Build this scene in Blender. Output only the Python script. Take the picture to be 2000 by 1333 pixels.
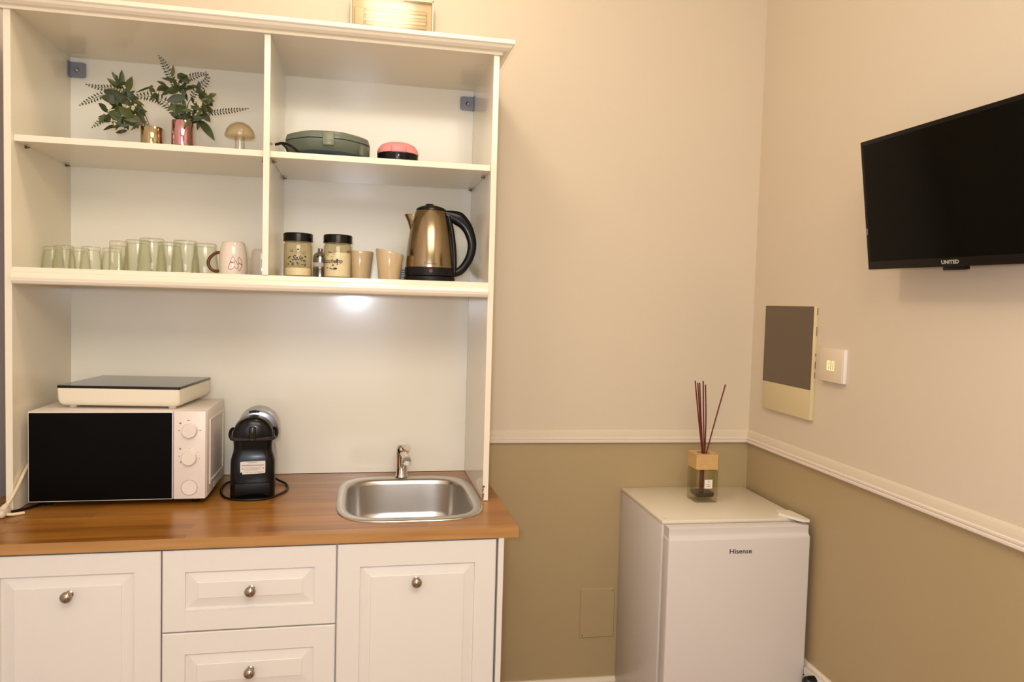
import bpy, bmesh, math, random
from math import sin, cos, pi, radians, hypot, atan2, copysign
from mathutils import Vector, Matrix
random.seed(7)
S = bpy.context.scene
for o in list(bpy.data.objects):
    bpy.data.objects.remove(o)
C = S.collection

# ------------------------------------------------------------------ camera
CAM = Vector((0.0, -2.4963, 1.4723))
yaw, pitch, roll, FPX = 0.1661, -0.0504, 0.0280, 1447.0
fwd = Vector((sin(yaw) * cos(pitch), cos(yaw) * cos(pitch), sin(pitch)))
rt = Vector((cos(yaw), -sin(yaw), 0)); up = rt.cross(fwd)
r2 = rt * cos(roll) + up * sin(roll); u2 = up * cos(roll) - rt * sin(roll)
cd = bpy.data.cameras.new('camera'); co = bpy.data.objects.new('camera', cd); C.objects.link(co)
cd.sensor_width = 36.0; cd.lens = 36.0 * FPX / 2000.0; cd.clip_start = 0.05
mw = Matrix((r2, u2, -fwd)).transposed().to_4x4(); mw.translation = CAM
co.matrix_world = mw
S.camera = co

# ------------------------------------------------------------------ world, lights, exposure
S.view_settings.view_transform = 'Standard'; S.view_settings.look = 'None'
S.view_settings.gamma = 1.0; S.view_settings.use_curve_mapping = False
S.view_settings.exposure = 0.05
S.cycles.transparent_max_bounces = 48
w = bpy.data.worlds.new('room_world'); S.world = w; w.use_nodes = True
w.node_tree.nodes['Background'].inputs[0].default_value = (0.55, 0.6, 0.7, 1)
w.node_tree.nodes['Background'].inputs[1].default_value = 0.3

def lamp(name, kind, loc, energy, col, size, target=None, size_y=None):
    l = bpy.data.lights.new(name, kind); l.energy = energy; l.color = col
    if kind == 'AREA':
        l.size = size
        if size_y: l.shape = 'RECTANGLE'; l.size_y = size_y
    else:
        l.shadow_soft_size = size
    o = bpy.data.objects.new(name, l); C.objects.link(o); o.location = loc
    if target is not None:
        o.rotation_euler = (Vector(target) - Vector(loc)).to_track_quat('-Z', 'Y').to_euler()
    return o
lamp('ceiling_lamp_light', 'POINT', (-0.02, -0.82, 2.68), 14, (1.0, 0.86, 0.69), 0.10)
lamp('room_lamp_light', 'AREA', (0.15, -2.7, 2.80), 52, (1.0, 0.885, 0.735), 1.4, (0.0, -1.6, 0.8))
lamp('camera_flash_light', 'POINT', (-0.05, -2.54, 1.525), 36, (0.82, 0.89, 1.0), 0.035)
lamp('cool_fill_light', 'AREA', (-0.2, -3.85, 1.5), 12, (0.72, 0.84, 1.0), 1.0, (0, 0, 1.4), 1.5)  # added cool room fill behind the camera, not a real window

# ------------------------------------------------------------------ kitchen frame (the unit stands slightly askew to the wall)
KX, KY = 0.2811, 0.0338
def K(x, y, z):
    dx = x - KX
    return Vector((KX + cos(KY) * dx - sin(KY) * y, sin(KY) * dx + cos(KY) * y, z))

# ------------------------------------------------------------------ materials
MATS = {}
def lin(c):
    return tuple(((v / 12.92) if v <= 0.04045 else ((v + 0.055) / 1.055) ** 2.4) for v in [x / 255.0 for x in c]) + (1,)
def mat(name, rgb, rough=0.5, metal=0.0, spec=0.5, coat=0.0, trans=0.0, ior=1.45, emit=None, es=0.0,
        noise=0.0, nscale=8.0, bump=0.0, bscale=200.0, alpha=1.0, aniso=0.0, coatr=0.05, sss=0.0):
    if name in MATS: return MATS[name]
    m = bpy.data.materials.new(name); m.use_nodes = True; MATS[name] = m
    nt = m.node_tree; b = nt.nodes['Principled BSDF']; I = b.inputs
    c = lin(rgb)
    I['Base Color'].default_value = c; I['Roughness'].default_value = rough; I['Metallic'].default_value = metal
    I['Specular IOR Level'].default_value = spec; I['Coat Weight'].default_value = coat; I['Coat Roughness'].default_value = coatr
    I['Transmission Weight'].default_value = trans; I['IOR'].default_value = ior; I['Alpha'].default_value = alpha
    I['Anisotropic'].default_value = aniso
    if sss: I['Subsurface Weight'].default_value = sss; I['Subsurface Radius'].default_value = (.01, .01, .01)
    if emit: I['Emission Color'].default_value = lin(emit); I['Emission Strength'].default_value = es
    tc = nt.nodes.new('ShaderNodeTexCoord')
    if noise:
        n = nt.nodes.new('ShaderNodeTexNoise'); n.inputs['Scale'].default_value = nscale; n.inputs['Detail'].default_value = 4
        nt.links.new(tc.outputs['Object'], n.inputs['Vector'])
        mp = nt.nodes.new('ShaderNodeMapRange'); mp.inputs[3].default_value = 1 - noise; mp.inputs[4].default_value = 1 + noise
        nt.links.new(n.outputs['Fac'], mp.inputs[0])
        mx = nt.nodes.new('ShaderNodeVectorMath'); mx.operation = 'SCALE'; mx.inputs[0].default_value = c[:3]
        nt.links.new(mp.outputs[0], mx.inputs['Scale']); nt.links.new(mx.outputs[0], I['Base Color'])
    if bump:
        n = nt.nodes.new('ShaderNodeTexNoise'); n.inputs['Scale'].default_value = bscale; n.inputs['Detail'].default_value = 3
        nt.links.new(tc.outputs['Object'], n.inputs['Vector'])
        bp = nt.nodes.new('ShaderNodeBump'); bp.inputs['Strength'].default_value = bump; bp.inputs['Distance'].default_value = 0.001
        nt.links.new(n.outputs['Fac'], bp.inputs['Height']); nt.links.new(bp.outputs['Normal'], I['Normal'])
    return m

def thin_glass(name, tint, edge, rough=0.03, ior=1.5, gain=1.0):
    m = bpy.data.materials.new(name); m.use_nodes = True; MATS[name] = m; nt = m.node_tree; nt.nodes.clear()
    out = nt.nodes.new('ShaderNodeOutputMaterial'); mix = nt.nodes.new('ShaderNodeMixShader'); tr = nt.nodes.new('ShaderNodeBsdfTransparent')
    gl = nt.nodes.new('ShaderNodeBsdfGlossy'); gl.inputs['Roughness'].default_value = rough
    lw = nt.nodes.new('ShaderNodeLayerWeight'); lw.inputs['Blend'].default_value = 0.5
    pw = nt.nodes.new('ShaderNodeMath'); pw.operation = 'POWER'; pw.inputs[1].default_value = 2.6; nt.links.new(lw.outputs['Facing'], pw.inputs[0])
    mc = nt.nodes.new('ShaderNodeMix'); mc.data_type = 'RGBA'; mc.inputs[6].default_value = lin(tint); mc.inputs[7].default_value = lin(edge)
    nt.links.new(pw.outputs[0], mc.inputs[0]); nt.links.new(mc.outputs[2], tr.inputs['Color'])
    p5 = nt.nodes.new('ShaderNodeMath'); p5.operation = 'POWER'; p5.inputs[1].default_value = 4.0; nt.links.new(lw.outputs['Facing'], p5.inputs[0])
    gm = nt.nodes.new('ShaderNodeMath'); gm.operation = 'MULTIPLY_ADD'; gm.use_clamp = True; gm.inputs[1].default_value = 0.45 * gain; gm.inputs[2].default_value = ((ior - 1) / (ior + 1)) ** 2; nt.links.new(p5.outputs[0], gm.inputs[0])
    nt.links.new(gm.outputs[0], mix.inputs[0]); nt.links.new(tr.outputs[0], mix.inputs[1]); nt.links.new(gl.outputs[0], mix.inputs[2]); nt.links.new(mix.outputs[0], out.inputs['Surface'])
    return m

def wood_mat(name, dark, light, board=0.045, length=0.45, rough=0.3):
    m = bpy.data.materials.new(name); m.use_nodes = True; nt = m.node_tree; b = nt.nodes['Principled BSDF']
    tc = nt.nodes.new('ShaderNodeTexCoord')
    br = nt.nodes.new('ShaderNodeTexBrick'); br.offset = 0.37; br.squash = 1.0
    br.inputs['Color1'].default_value = (0.15, 0.15, 0.15, 1); br.inputs['Color2'].default_value = (0.85, 0.85, 0.85, 1)
    br.inputs['Mortar'].default_value = (0.3, 0.3, 0.3, 1); br.inputs['Scale'].default_value = 1.0
    br.inputs['Mortar Size'].default_value = 0.0006; br.inputs['Brick Width'].default_value = length; br.inputs['Row Height'].default_value = board
    nt.links.new(tc.outputs['Object'], br.inputs['Vector'])
    mp = nt.nodes.new('ShaderNodeMapping'); mp.inputs['Scale'].default_value = (2.2, 40, 40)
    nt.links.new(tc.outputs['Object'], mp.inputs['Vector'])
    n = nt.nodes.new('ShaderNodeTexNoise'); n.inputs['Scale'].default_value = 1.6; n.inputs['Detail'].default_value = 6; n.inputs['Distortion'].default_value = 0.6
    nt.links.new(mp.outputs[0], n.inputs['Vector'])
    mx = nt.nodes.new('ShaderNodeMix'); mx.data_type = 'FLOAT'; mx.inputs[0].default_value = 0.62
    nt.links.new(br.outputs['Color'], mx.inputs[2]); nt.links.new(n.outputs['Fac'], mx.inputs[3])
    cr = nt.nodes.new('ShaderNodeValToRGB')
    cr.color_ramp.elements[0].position = 0.25; cr.color_ramp.elements[0].color = lin(dark)
    cr.color_ramp.elements[1].position = 0.72; cr.color_ramp.elements[1].color = lin(light)
    nt.links.new(mx.outputs[0], cr.inputs[0]); nt.links.new(cr.outputs[0], b.inputs['Base Color'])
    b.inputs['Roughness'].default_value = rough
    bp = nt.nodes.new('ShaderNodeBump'); bp.inputs['Strength'].default_value = 0.06; bp.inputs['Distance'].default_value = 0.001
    nt.links.new(n.outputs['Fac'], bp.inputs['Height']); nt.links.new(bp.outputs['Normal'], b.inputs['Normal'])
    return m

M_wall = mat('wall_paint_upper', (212, 197, 173), 0.55, bump=0.25, bscale=120, noise=0.02, nscale=3)
M_wains = mat('wall_paint_lower', (174, 153, 114), 0.38, bump=0.18, bscale=90, noise=0.03, nscale=3)
M_wgrey = mat('wall_paint_grey', (214, 202, 198), 0.6, bump=0.2, bscale=110)
M_trim = mat('trim_paint', (222, 208, 190), 0.4)
M_base = mat('baseboard_paint', (225, 212, 190), 0.4)
M_ceil = mat('ceiling_paint', (232, 224, 208), 0.8)
M_floor = wood_mat('floor_wood', (120, 84, 52), (170, 128, 84), 0.09, 1.2, 0.35)
M_mel = mat('white_melamine', (234, 224, 201), 0.13, spec=0.55, bump=0.04, bscale=60)
M_back = mat('glossy_back_panel', (240, 234, 217), 0.15, spec=0.55, bump=0.03, bscale=20)
M_door = mat('white_foil_front', (222, 216, 207), 0.32, spec=0.45)
M_counter = wood_mat('butcher_block_laminate', (118, 70, 20), (178, 120, 46), 0.042, 0.42, 0.28)
M_edge = wood_mat('laminate_edge', (138, 92, 44), (178, 132, 76), 0.3, 1.5, 0.4)
M_steel = mat('brushed_steel', (196, 190, 182), 0.27, metal=1.0, aniso=0.4, noise=0.03, nscale=60)
M_chrome = mat('chrome', (214, 206, 196), 0.08, metal=1.0)
M_nickel = mat('brushed_nickel', (170, 156, 140), 0.22, metal=1.0)
M_warm_steel = mat('steel_warm_reflections', (158, 140, 110), 0.18, metal=1.0, aniso=0.5)  # stainless steel; the tan room's reflection is put into the base colour
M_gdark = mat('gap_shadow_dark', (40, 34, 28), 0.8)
M_blk = mat('black_plastic', (9, 8, 8), 0.22, spec=0.35)
M_blkm = mat('black_matt_plastic', (14, 12, 12), 0.45, spec=0.3)
M_blkg = mat('black_glass', (3, 3, 3), 0.06, spec=0.3)
M_mwglass = mat('microwave_black_glass', (2, 2, 2), 0.3, spec=0.12)
M_whp = mat('white_appliance_plastic', (226, 214, 202), 0.35)
M_whs = mat('white_enamel', (212, 204, 197), 0.25, spec=0.5)
M_glass = thin_glass('clear_glass', (253, 253, 250), (214, 212, 200))
M_grey = mat('zinc_plate', (136, 140, 152), 0.4, metal=0.3)

# ------------------------------------------------------------------ mesh builder
ORG = {}
class MB:
    def __init__(s): s.v = []; s.f = []; s.mi = []; s.sm = []
    def add(s, vs, fs, mi=0, smooth=False):
        b = len(s.v); s.v += [tuple(p) for p in vs]
        for f in fs: s.f.append(tuple(b + i for i in f)); s.mi.append(mi); s.sm.append(smooth)
        return s
    def bm(s, bm, mi=0, smooth=False, M=None):
        bm.verts.ensure_lookup_table(); bm.verts.index_update()
        vs = [(M @ v.co) if M else v.co.copy() for v in bm.verts]
        s.add(vs, [[v.index for v in f.verts] for f in bm.faces], mi, smooth); bm.free(); return s
    def box(s, x0, x1, y0, y1, z0, z1, bev=0.0, seg=2, mi=0, M=None, smooth=None):
        bm = bmesh.new(); bmesh.ops.create_cube(bm, size=1.0)
        for v in bm.verts:
            v.co = Vector(((x0 + x1) / 2 + v.co.x * (x1 - x0), (y0 + y1) / 2 + v.co.y * (y1 - y0), (z0 + z1) / 2 + v.co.z * (z1 - z0)))
        if bev > 0:
            bmesh.ops.bevel(bm, geom=bm.edges[:] + bm.verts[:], offset=bev, segments=seg, affect='EDGES', profile=0.5)
        return s.bm(bm, mi, (bev > 0 and seg > 1) if smooth is None else smooth, M)
    def lathe(s, prof, cx=0, cy=0, cz=0, n=32, axis='z', mi=0, smooth=True, rib=0.0, ribn=0, M=None, a0=0, a1=2 * pi):
        closed = abs(a1 - a0 - 2 * pi) < 1e-6
        na = n if closed else n + 1
        vs = []; fs = []
        for (r, h) in prof:
            for i in range(na):
                a = a0 + (a1 - a0) * i / n
                rr = r * (1 + rib * cos(ribn * a)) if rib else r
                p = (rr * cos(a), rr * sin(a), h)
                if axis == 'y': p = (p[0], h, p[1])
                if axis == 'x': p = (h, p[0], p[1])
                p = Vector((p[0] + cx, p[1] + cy, p[2] + cz))
                vs.append(M @ p if M else p)
        for j in range(len(prof) - 1):
            for i in range(n):
                k = (i + 1) % na
                fs.append((j * na + i, j * na + k, (j + 1) * na + k, (j + 1) * na + i))
        if closed and not (prof[0] == prof[-1]):
            if prof[0][0] > 1e-6: fs.append(tuple(range(na))[::-1])
            if prof[-1][0] > 1e-6: fs.append(tuple((len(prof) - 1) * na + i for i in range(na)))
        return s.add(vs, fs, mi, smooth)
    def tube(s, pts, r, n=8, mi=0, smooth=True, cap=True):
        pts = [Vector(p) for p in pts]; rs = r if isinstance(r, (list, tuple)) else [r] * len(pts)
        vs = []; fs = []; up_ = None
        for i, p in enumerate(pts):
            t = (pts[min(i + 1, len(pts) - 1)] - pts[max(i - 1, 0)]).normalized()
            if up_ is None: up_ = Vector((0, 0, 1)) if abs(t.z) < 0.9 else Vector((1, 0, 0))
            a = t.cross(up_).normalized(); b = a.cross(t).normalized(); up_ = b
            for k in range(n):
                an = 2 * pi * k / n; vs.append(p + a * cos(an) * rs[i] + b * sin(an) * rs[i])
        for i in range(len(pts) - 1):
            for k in range(n):
                fs.append((i * n + k, i * n + (k + 1) % n, (i + 1) * n + (k + 1) % n, (i + 1) * n + k))
        if cap: fs.append(tuple(range(n))[::-1]); fs.append(tuple((len(pts) - 1) * n + k for k in range(n)))
        return s.add(vs, fs, mi, smooth)
    def prism(s, poly, a, b, axis='y', mi=0, smooth=False, M=None):
        """poly in the plane perpendicular to axis; axis y: (x,z), axis x: (y,z), axis z: (x,y)"""
        def P(q, t):
            p = Vector({'y': (q[0], t, q[1]), 'x': (t, q[0], q[1]), 'z': (q[0], q[1], t)}[axis]); return M @ p if M else p
        n = len(poly); vs = [P(q, a) for q in poly] + [P(q, b) for q in poly]
        fs = [tuple(range(n))[::-1], tuple(range(n, 2 * n))] + [(i, (i + 1) % n, n + (i + 1) % n, n + i) for i in range(n)]
        return s.add(vs, fs, mi, smooth)
    def text(s, txt, size, M, ext=0.0003, mi=0, shear=0.0, bold=0.0, sx=1.0):
        cu = bpy.data.curves.new('t', 'FONT'); cu.body = txt; cu.size = size; cu.extrude = ext; cu.shear = shear; cu.offset = bold
        cu.align_x = 'CENTER'; cu.align_y = 'CENTER'; cu.resolution_u = 3
        ob = bpy.data.objects.new('t', cu); C.objects.link(ob); bpy.context.view_layer.update()
        dg = bpy.context.evaluated_depsgraph_get(); me = ob.evaluated_get(dg).to_mesh()
        Sx = Matrix.Diagonal((sx, 1, 1, 1))
        s.add([M @ (Sx @ v.co) for v in me.vertices], [tuple(p.vertices) for p in me.polygons], mi)
        ob.evaluated_get(dg).to_mesh_clear(); bpy.data.objects.remove(ob); bpy.data.curves.remove(cu); return s
    def build(s, name, mats, parent=None, org=None, kf=None, fixn=True):
        """vertices are absolute (kitchen or world frame); origin org; kf: kitchen frame"""
        if not isinstance(mats, (list, tuple)): mats = [mats]
        if parent is not None: o_ = ORG[parent.name][0]; kfr = ORG[parent.name][1]
        else:
            kfr = bool(kf)
            if org is None:
                xs = [p[0] for p in s.v]; ys = [p[1] for p in s.v]; zs = [p[2] for p in s.v]
                org = ((min(xs) + max(xs)) / 2, (min(ys) + max(ys)) / 2, min(zs))
            o_ = Vector(org)
        me = bpy.data.meshes.new(name)
        me.from_pydata([tuple(Vector(p) - o_) for p in s.v], [], s.f)
        for m in mats: me.materials.append(m)
        for p, mi, sm in zip(me.polygons, s.mi, s.sm): p.material_index = mi; p.use_smooth = sm
        if fixn:
            bm = bmesh.new(); bm.from_mesh(me); bmesh.ops.recalc_face_normals(bm, faces=bm.faces); bm.to_mesh(me); bm.free()
        if any(s.sm):
            try: me.set_sharp_from_angle(angle=radians(42))
            except Exception: pass
        ob = bpy.data.objects.new(name, me); C.objects.link(ob)
        if parent is not None: ob.parent = parent
        else: place(ob, o_, kfr)
        ORG[ob.name] = (o_, kfr)
        return ob
def place(ob, o_, kfr):
    if kfr: ob.location = K(*o_); ob.rotation_euler = (0, 0, KY)
    else: ob.location = o_
def thing(name, label, cat, org, kf=False, group=None):
    o = bpy.data.objects.new(name, None); C.objects.link(o); o.empty_display_size = 0.05
    o_ = Vector(org); place(o, o_, kf); ORG[o.name] = (o_, kf)
    o['label'] = label; o['category'] = cat
    if group: o['group'] = group
    return o
def tag(o, label, cat, group=None):
    o['label'] = label; o['category'] = cat
    if group: o['group'] = group
    return o
def struct(o): o['kind'] = 'structure'; return o
def dup(root, loc, label, kf=True, rz=0.0):
    r = root.copy(); C.objects.link(r); r.location = K(*loc) if kf else Vector(loc)
    r.rotation_euler = (0, 0, (KY if kf else 0) + rz); r['label'] = label
    for ch in list(root.children):
        c = ch.copy(); C.objects.link(c); c.parent = r
        for g in ch.children:
            d = g.copy(); C.objects.link(d); d.parent = c
    return r
def face_front(x, y, z):      # text plane facing the viewer (-y)
    return Matrix.Translation((x, y, z)) @ Matrix.Rotation(pi / 2, 4, 'X')
def rot_about(p, ang, ax): return Matrix.Translation(p) @ Matrix.Rotation(ang, 4, ax) @ Matrix.Translation(-Vector(p))
def smoothpath(pts, n=6):
    pts = [Vector(p) for p in pts]; out = []
    for i in range(len(pts) - 1):
        p0 = pts[max(i - 1, 0)]; p1 = pts[i]; p2 = pts[i + 1]; p3 = pts[min(i + 2, len(pts) - 1)]
        for k in range(n):
            t = k / n
            out.append(0.5 * ((2 * p1) + (p2 - p0) * t + (2 * p0 - 5 * p1 + 4 * p2 - p3) * t * t + (3 * p1 - p0 - 3 * p2 + p3) * t ** 3))
    out.append(pts[-1]); return out

# ------------------------------------------------------------------ room shell
X = 1.2996; XL = -1.10; YF = -4.0; ZC = 2.9; ZR = 0.995
def wall(name, x0, x1, y0, y1):
    m = MB(); m.box(x0, x1, y0, y1, 0, ZR + 0.01, mi=1); m.box(x0, x1, y0, y1, ZR + 0.01, ZC, mi=0)
    struct(m.build(name, [M_wall, M_wains] if name != 'wall_left' else [M_wgrey, M_wgrey]))
wall('wall_back', XL, X, 0, 0.12)
wall('wall_right', X, X + 0.12, YF, 0.12)
wall('wall_left', XL - 0.12, XL, YF, 0.12)
wall('wall_front', XL, X, YF - 0.12, YF)
struct(MB().box(XL - .12, X + .12, YF - .12, .12, -0.05, 0).build('floor', M_floor))
struct(MB().box(XL - .12, X + .12, YF - .12, .12, ZC, ZC + 0.1).build('ceiling', M_ceil))
rail = [(0, 0.992), (0.011, 0.993), (0.014, 0.996), (0.014, 1.001), (0.011, 1.0035), (0.0105, 1.005), (0.013, 1.0065), (0.013, 1.011), (0.010, 1.0135),
        (0.0095, 1.016), (0.0085, 1.022), (0.0055, 1.032), (0.002, 1.038), (0, 1.039)]
rlo = [p for p in rail if p[1] < 1.0140] + [(0, 1.0135)]; rup = [(0, 1.0135)] + [p for p in rail if p[1] > 1.0130]
m = MB(); m.prism([(-d, z) for d, z in rlo], 0.287, X, 'x'); m.prism([(-d, z) for d, z in rup], 0.287, X, 'x', mi=1); struct(m.build('trim_1', [M_trim, M_wall]))
m = MB(); m.prism([(X - d, z) for d, z in rlo], YF, 0.0, 'y'); m.prism([(X - d, z) for d, z in rup], YF, 0.0, 'y', mi=1); struct(m.build('trim_2', [M_trim, M_wall]))
bbp = [(0, 0), (0.012, 0), (0.012, 0.135), (0.008, 0.142), (0.006, 0.148), (0, 0.148)]
m = MB(); m.prism([(-d, z) for d, z in bbp], 0.30, X, 'x'); struct(m.build('baseboard_back', M_base))
bbr = [(0, 0), (0.013, 0), (0.013, 0.372), (0.009, 0.385), (0.005, 0.393), (0, 0.393)]
m = MB(); m.prism([(X - d, z) for d, z in bbr], YF, 0.0, 'y'); struct(m.build('baseboard_right', M_base))

# painted-over access plate low on the back wall
t = thing('cover_plate', 'painted-over rectangular blanking plate low on the tan wall beside the fridge', 'cover plate', (0.75, 0, 0.294))
MB().box(0.690, 0.815, -0.0045, 0.0, 0.294, 0.472, 0.002, 1).build('plate', M_wains, t)
for zx in ((0.700, 0.303), (0.806, 0.462)):
    MB().lathe([(0.0, -0.006), (0.0025, -0.0055), (0.003, -0.004)], zx[0], 0, zx[1], 10, 'y').build('screw', mat('painted_screw', (120, 98, 66), 0.5), t)

# ------------------------------------------------------------------ hutch (open shelving unit)
HX0, HX1, TP = -0.9698, 0.2811, 0.0164
IX0, IX1 = HX0 + TP, HX1 - TP
YH, YB, ZCT, ZT = -0.398, -0.012, 0.900, 2.1706
hut = thing('shelf_unit', 'tall white open shelf unit with four bays standing on the wooden worktop', 'shelf unit', (-.344, -.2, ZCT), True)
MB().box(HX0, IX0, YH, YB + .008, ZCT + .001, ZT + .018, 0.0006, 1).build('side_panel', M_mel, hut)
rp = MB().box(IX1, HX1, YH, YB + .008, ZCT + .001, ZT + .018, 0.0006, 1).build('side_panel', M_mel, hut)
rp['label'] = 'right side panel with chipped foot at the worktop'
ch = MB()
random.seed(3)
for k in range(6):
    z = ZCT + 0.004 + k * 0.007; w_ = random.uniform(.002, .006)
    ch.box(IX1 - .0005, IX1 + w_, YH - .0008, YH + .004, z, z + random.uniform(.004, .008))
ch.build('chip', mat('bare_chipboard', (118, 78, 52), 0.8), hut)
MB().box(IX0, IX1, YH + .002, YB, ZT, ZT + .016).build('top_panel', M_mel, hut)
MB().box(IX0 + .0003, IX1 - .0003, YB, YB + .006, ZCT + .001, ZT).build('back_panel', M_back, hut)
MB().box(-0.3510, -0.3350, YH + .003, YB - .0003, 1.5312, ZT - .0003, 0.0006, 1).build('divider', M_mel, hut)
def sh(x0, x1):
    MB().box(x0, x1, -0.383, YB - .0003, 1.8475, 1.8639, 0.0006, 1).build('shelf', M_mel, hut)
sh(IX0 + .0003, -0.3513); sh(-0.3347, IX1 - .0003)
MB().box(IX0 + .0003, IX1 - .0003, -0.388, YB - .0003, 1.5143, 1.5307, 0.0006, 1).build('shelf', M_mel, hut)
# light rail moulding under the front of the lowest shelf
prof = [(-0.3885, 1.5300), (-0.392, 1.5300), (-0.392, 1.5200), (-0.3950, 1.5185), (-0.4005, 1.5165), (-0.4045, 1.5110), (-0.4060, 1.5040), (-0.4045, 1.4960), (-0.400, 1.4895), (-0.394, 1.4870), (-0.3885, 1.4870)]
MB().prism(prof, IX0 - .0004, IX1 + .0004, 'x').build('light_rail', M_mel, hut)
# crown moulding
cr = [(YH - .001, ZT + .002), (YH - .006, ZT + .002), (YH - .0075, ZT + .0045), (YH - .006, ZT + .007), (YH - .008, ZT + .009), (YH - .018, ZT + .0115), (YH - .027, ZT + .017), (YH - .031, ZT + .023),
      (YH - .034, ZT + .0245), (YH - .036, ZT + .0265), (YH - .036, ZT + .036), (YH - .034, ZT + .038), (YH - .001, ZT + .038)]
pm = MB()
ztop = ZT - 0.002
def crown_sec(o, side):
    # o: outward offsets relative to the front face; mitred corners at both ends
    vs = []
    for (y, z) in cr:
        d = YH - y
        vs.append((d, z - 0.006))
    return vs
cs = crown_sec(0, 0); n = len(cs)
path = []
for d, z in cs:
    path.append([Vector((HX0 - d, YB, z)), Vector((HX0 - d, YH - d, z)), Vector((HX1 + d, YH - d, z)), Vector((HX1 + d, YB, z))])
vs = [p for row in path for p in row]; fs = []
for i in range(n):
    j = (i + 1) % n
    for k in range(3): fs.append((i * 4 + k, i * 4 + k + 1, j * 4 + k + 1, j * 4 + k))
fs.append(tuple(i * 4 for i in range(n))); fs.append(tuple(i * 4 + 3 for i in range(n)))
pm.add(vs, fs); pm.build('crown_moulding', M_mel, hut)
# shelf pins and mounting brackets
M_pin = mat('shelf_pin_metal', (120, 108, 90), 0.35, metal=1.0)
for (x, s_, y) in [(IX0, 1, -.318), (IX0, 1, -.05), (-.335, 1, -.33), (-.335, 1, -.05), (-.351, -1, -.33), (IX1, -1, -.29), (IX1, -1, -.025)]:
    q = MB(); q.lathe([(0.0035, 0), (0.0035, s_ * .004), (0.002, s_ * .005), (0.002, s_ * .011), (0, s_ * .0115)], x, y, 1.8438, 10, 'x')
    q.build('shelf_pin', M_pin, hut)
M_hole = mat('bracket_hole', (28, 24, 20), 0.7)
def bracket(x0, x1, z0, z1, side, label):
    t = thing('mounting_bracket', label, 'bracket', ((x0 + x1) / 2, YB, z0), True, 'wall brackets in the shelf unit')
    q = MB(); hx, hz, hr = (x0 + x1) / 2 + .003 * side, (z0 + z1) / 2, 0.0075
    ring = []; outer = []
    N = 24
    for i in range(N):
        a = 2 * pi * (i + .5) / N; ring.append((hx + hr * cos(a), hz + hr * sin(a)))
        dx, dz = cos(a), sin(a)
        tt = min((x1 - hx) / dx if dx > 0 else (x0 - hx) / dx, (z1 - hz) / dz if dz > 0 else (z0 - hz) / dz)
        outer.append((hx + dx * tt, hz + dz * tt))
    ys = (YB - .010, YB - .007)
    vs = [(p[0], y, p[1]) for y in ys for p in outer] + [(p[0], y, p[1]) for y in ys for p in ring]
    fs = []
    for i in range(N):
        j = (i + 1) % N
        fs += [(i, j, 2 * N + j, 2 * N + i), (N + i, N + j, 3 * N + j, 3 * N + i), (i, j, N + j, N + i), (2 * N + i, 2 * N + j, 3 * N + j, 3 * N + i)]
    q.add(vs, fs)
    fx = x0 if side < 0 else x1
    q.box(min(fx, fx - side * .002), max(fx, fx - side * .002), YB - .024, YB - .0005, z0, z1, .0003, 1)
    q.build('plate', M_grey, t)
    MB().lathe([(0, YB - .0045), (.0068, YB - .0045), (.0068, YB - .0005)], hx, 0, hz, 18, 'y').build('hole_rim', M_hole, t)
    MB().lathe([(0, YB - .012), (.003, YB - .0118), (.0046, YB - .0105), (.005, YB - .008), (.005, YB - .005)], hx + .001, 0, hz - .001, 14, 'y').build('screw', mat('beige_cap', (196, 170, 136), .4), t)
bracket(IX0 + .0006, IX0 + .0455, 2.1105, 2.1555, -1, 'grey steel mounting bracket in the upper left bay above the plants')
bracket(IX1 - .0455, IX1 - .0006, 2.1055, 2.1500, 1, 'grey steel mounting bracket in the upper right corner bay')

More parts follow.
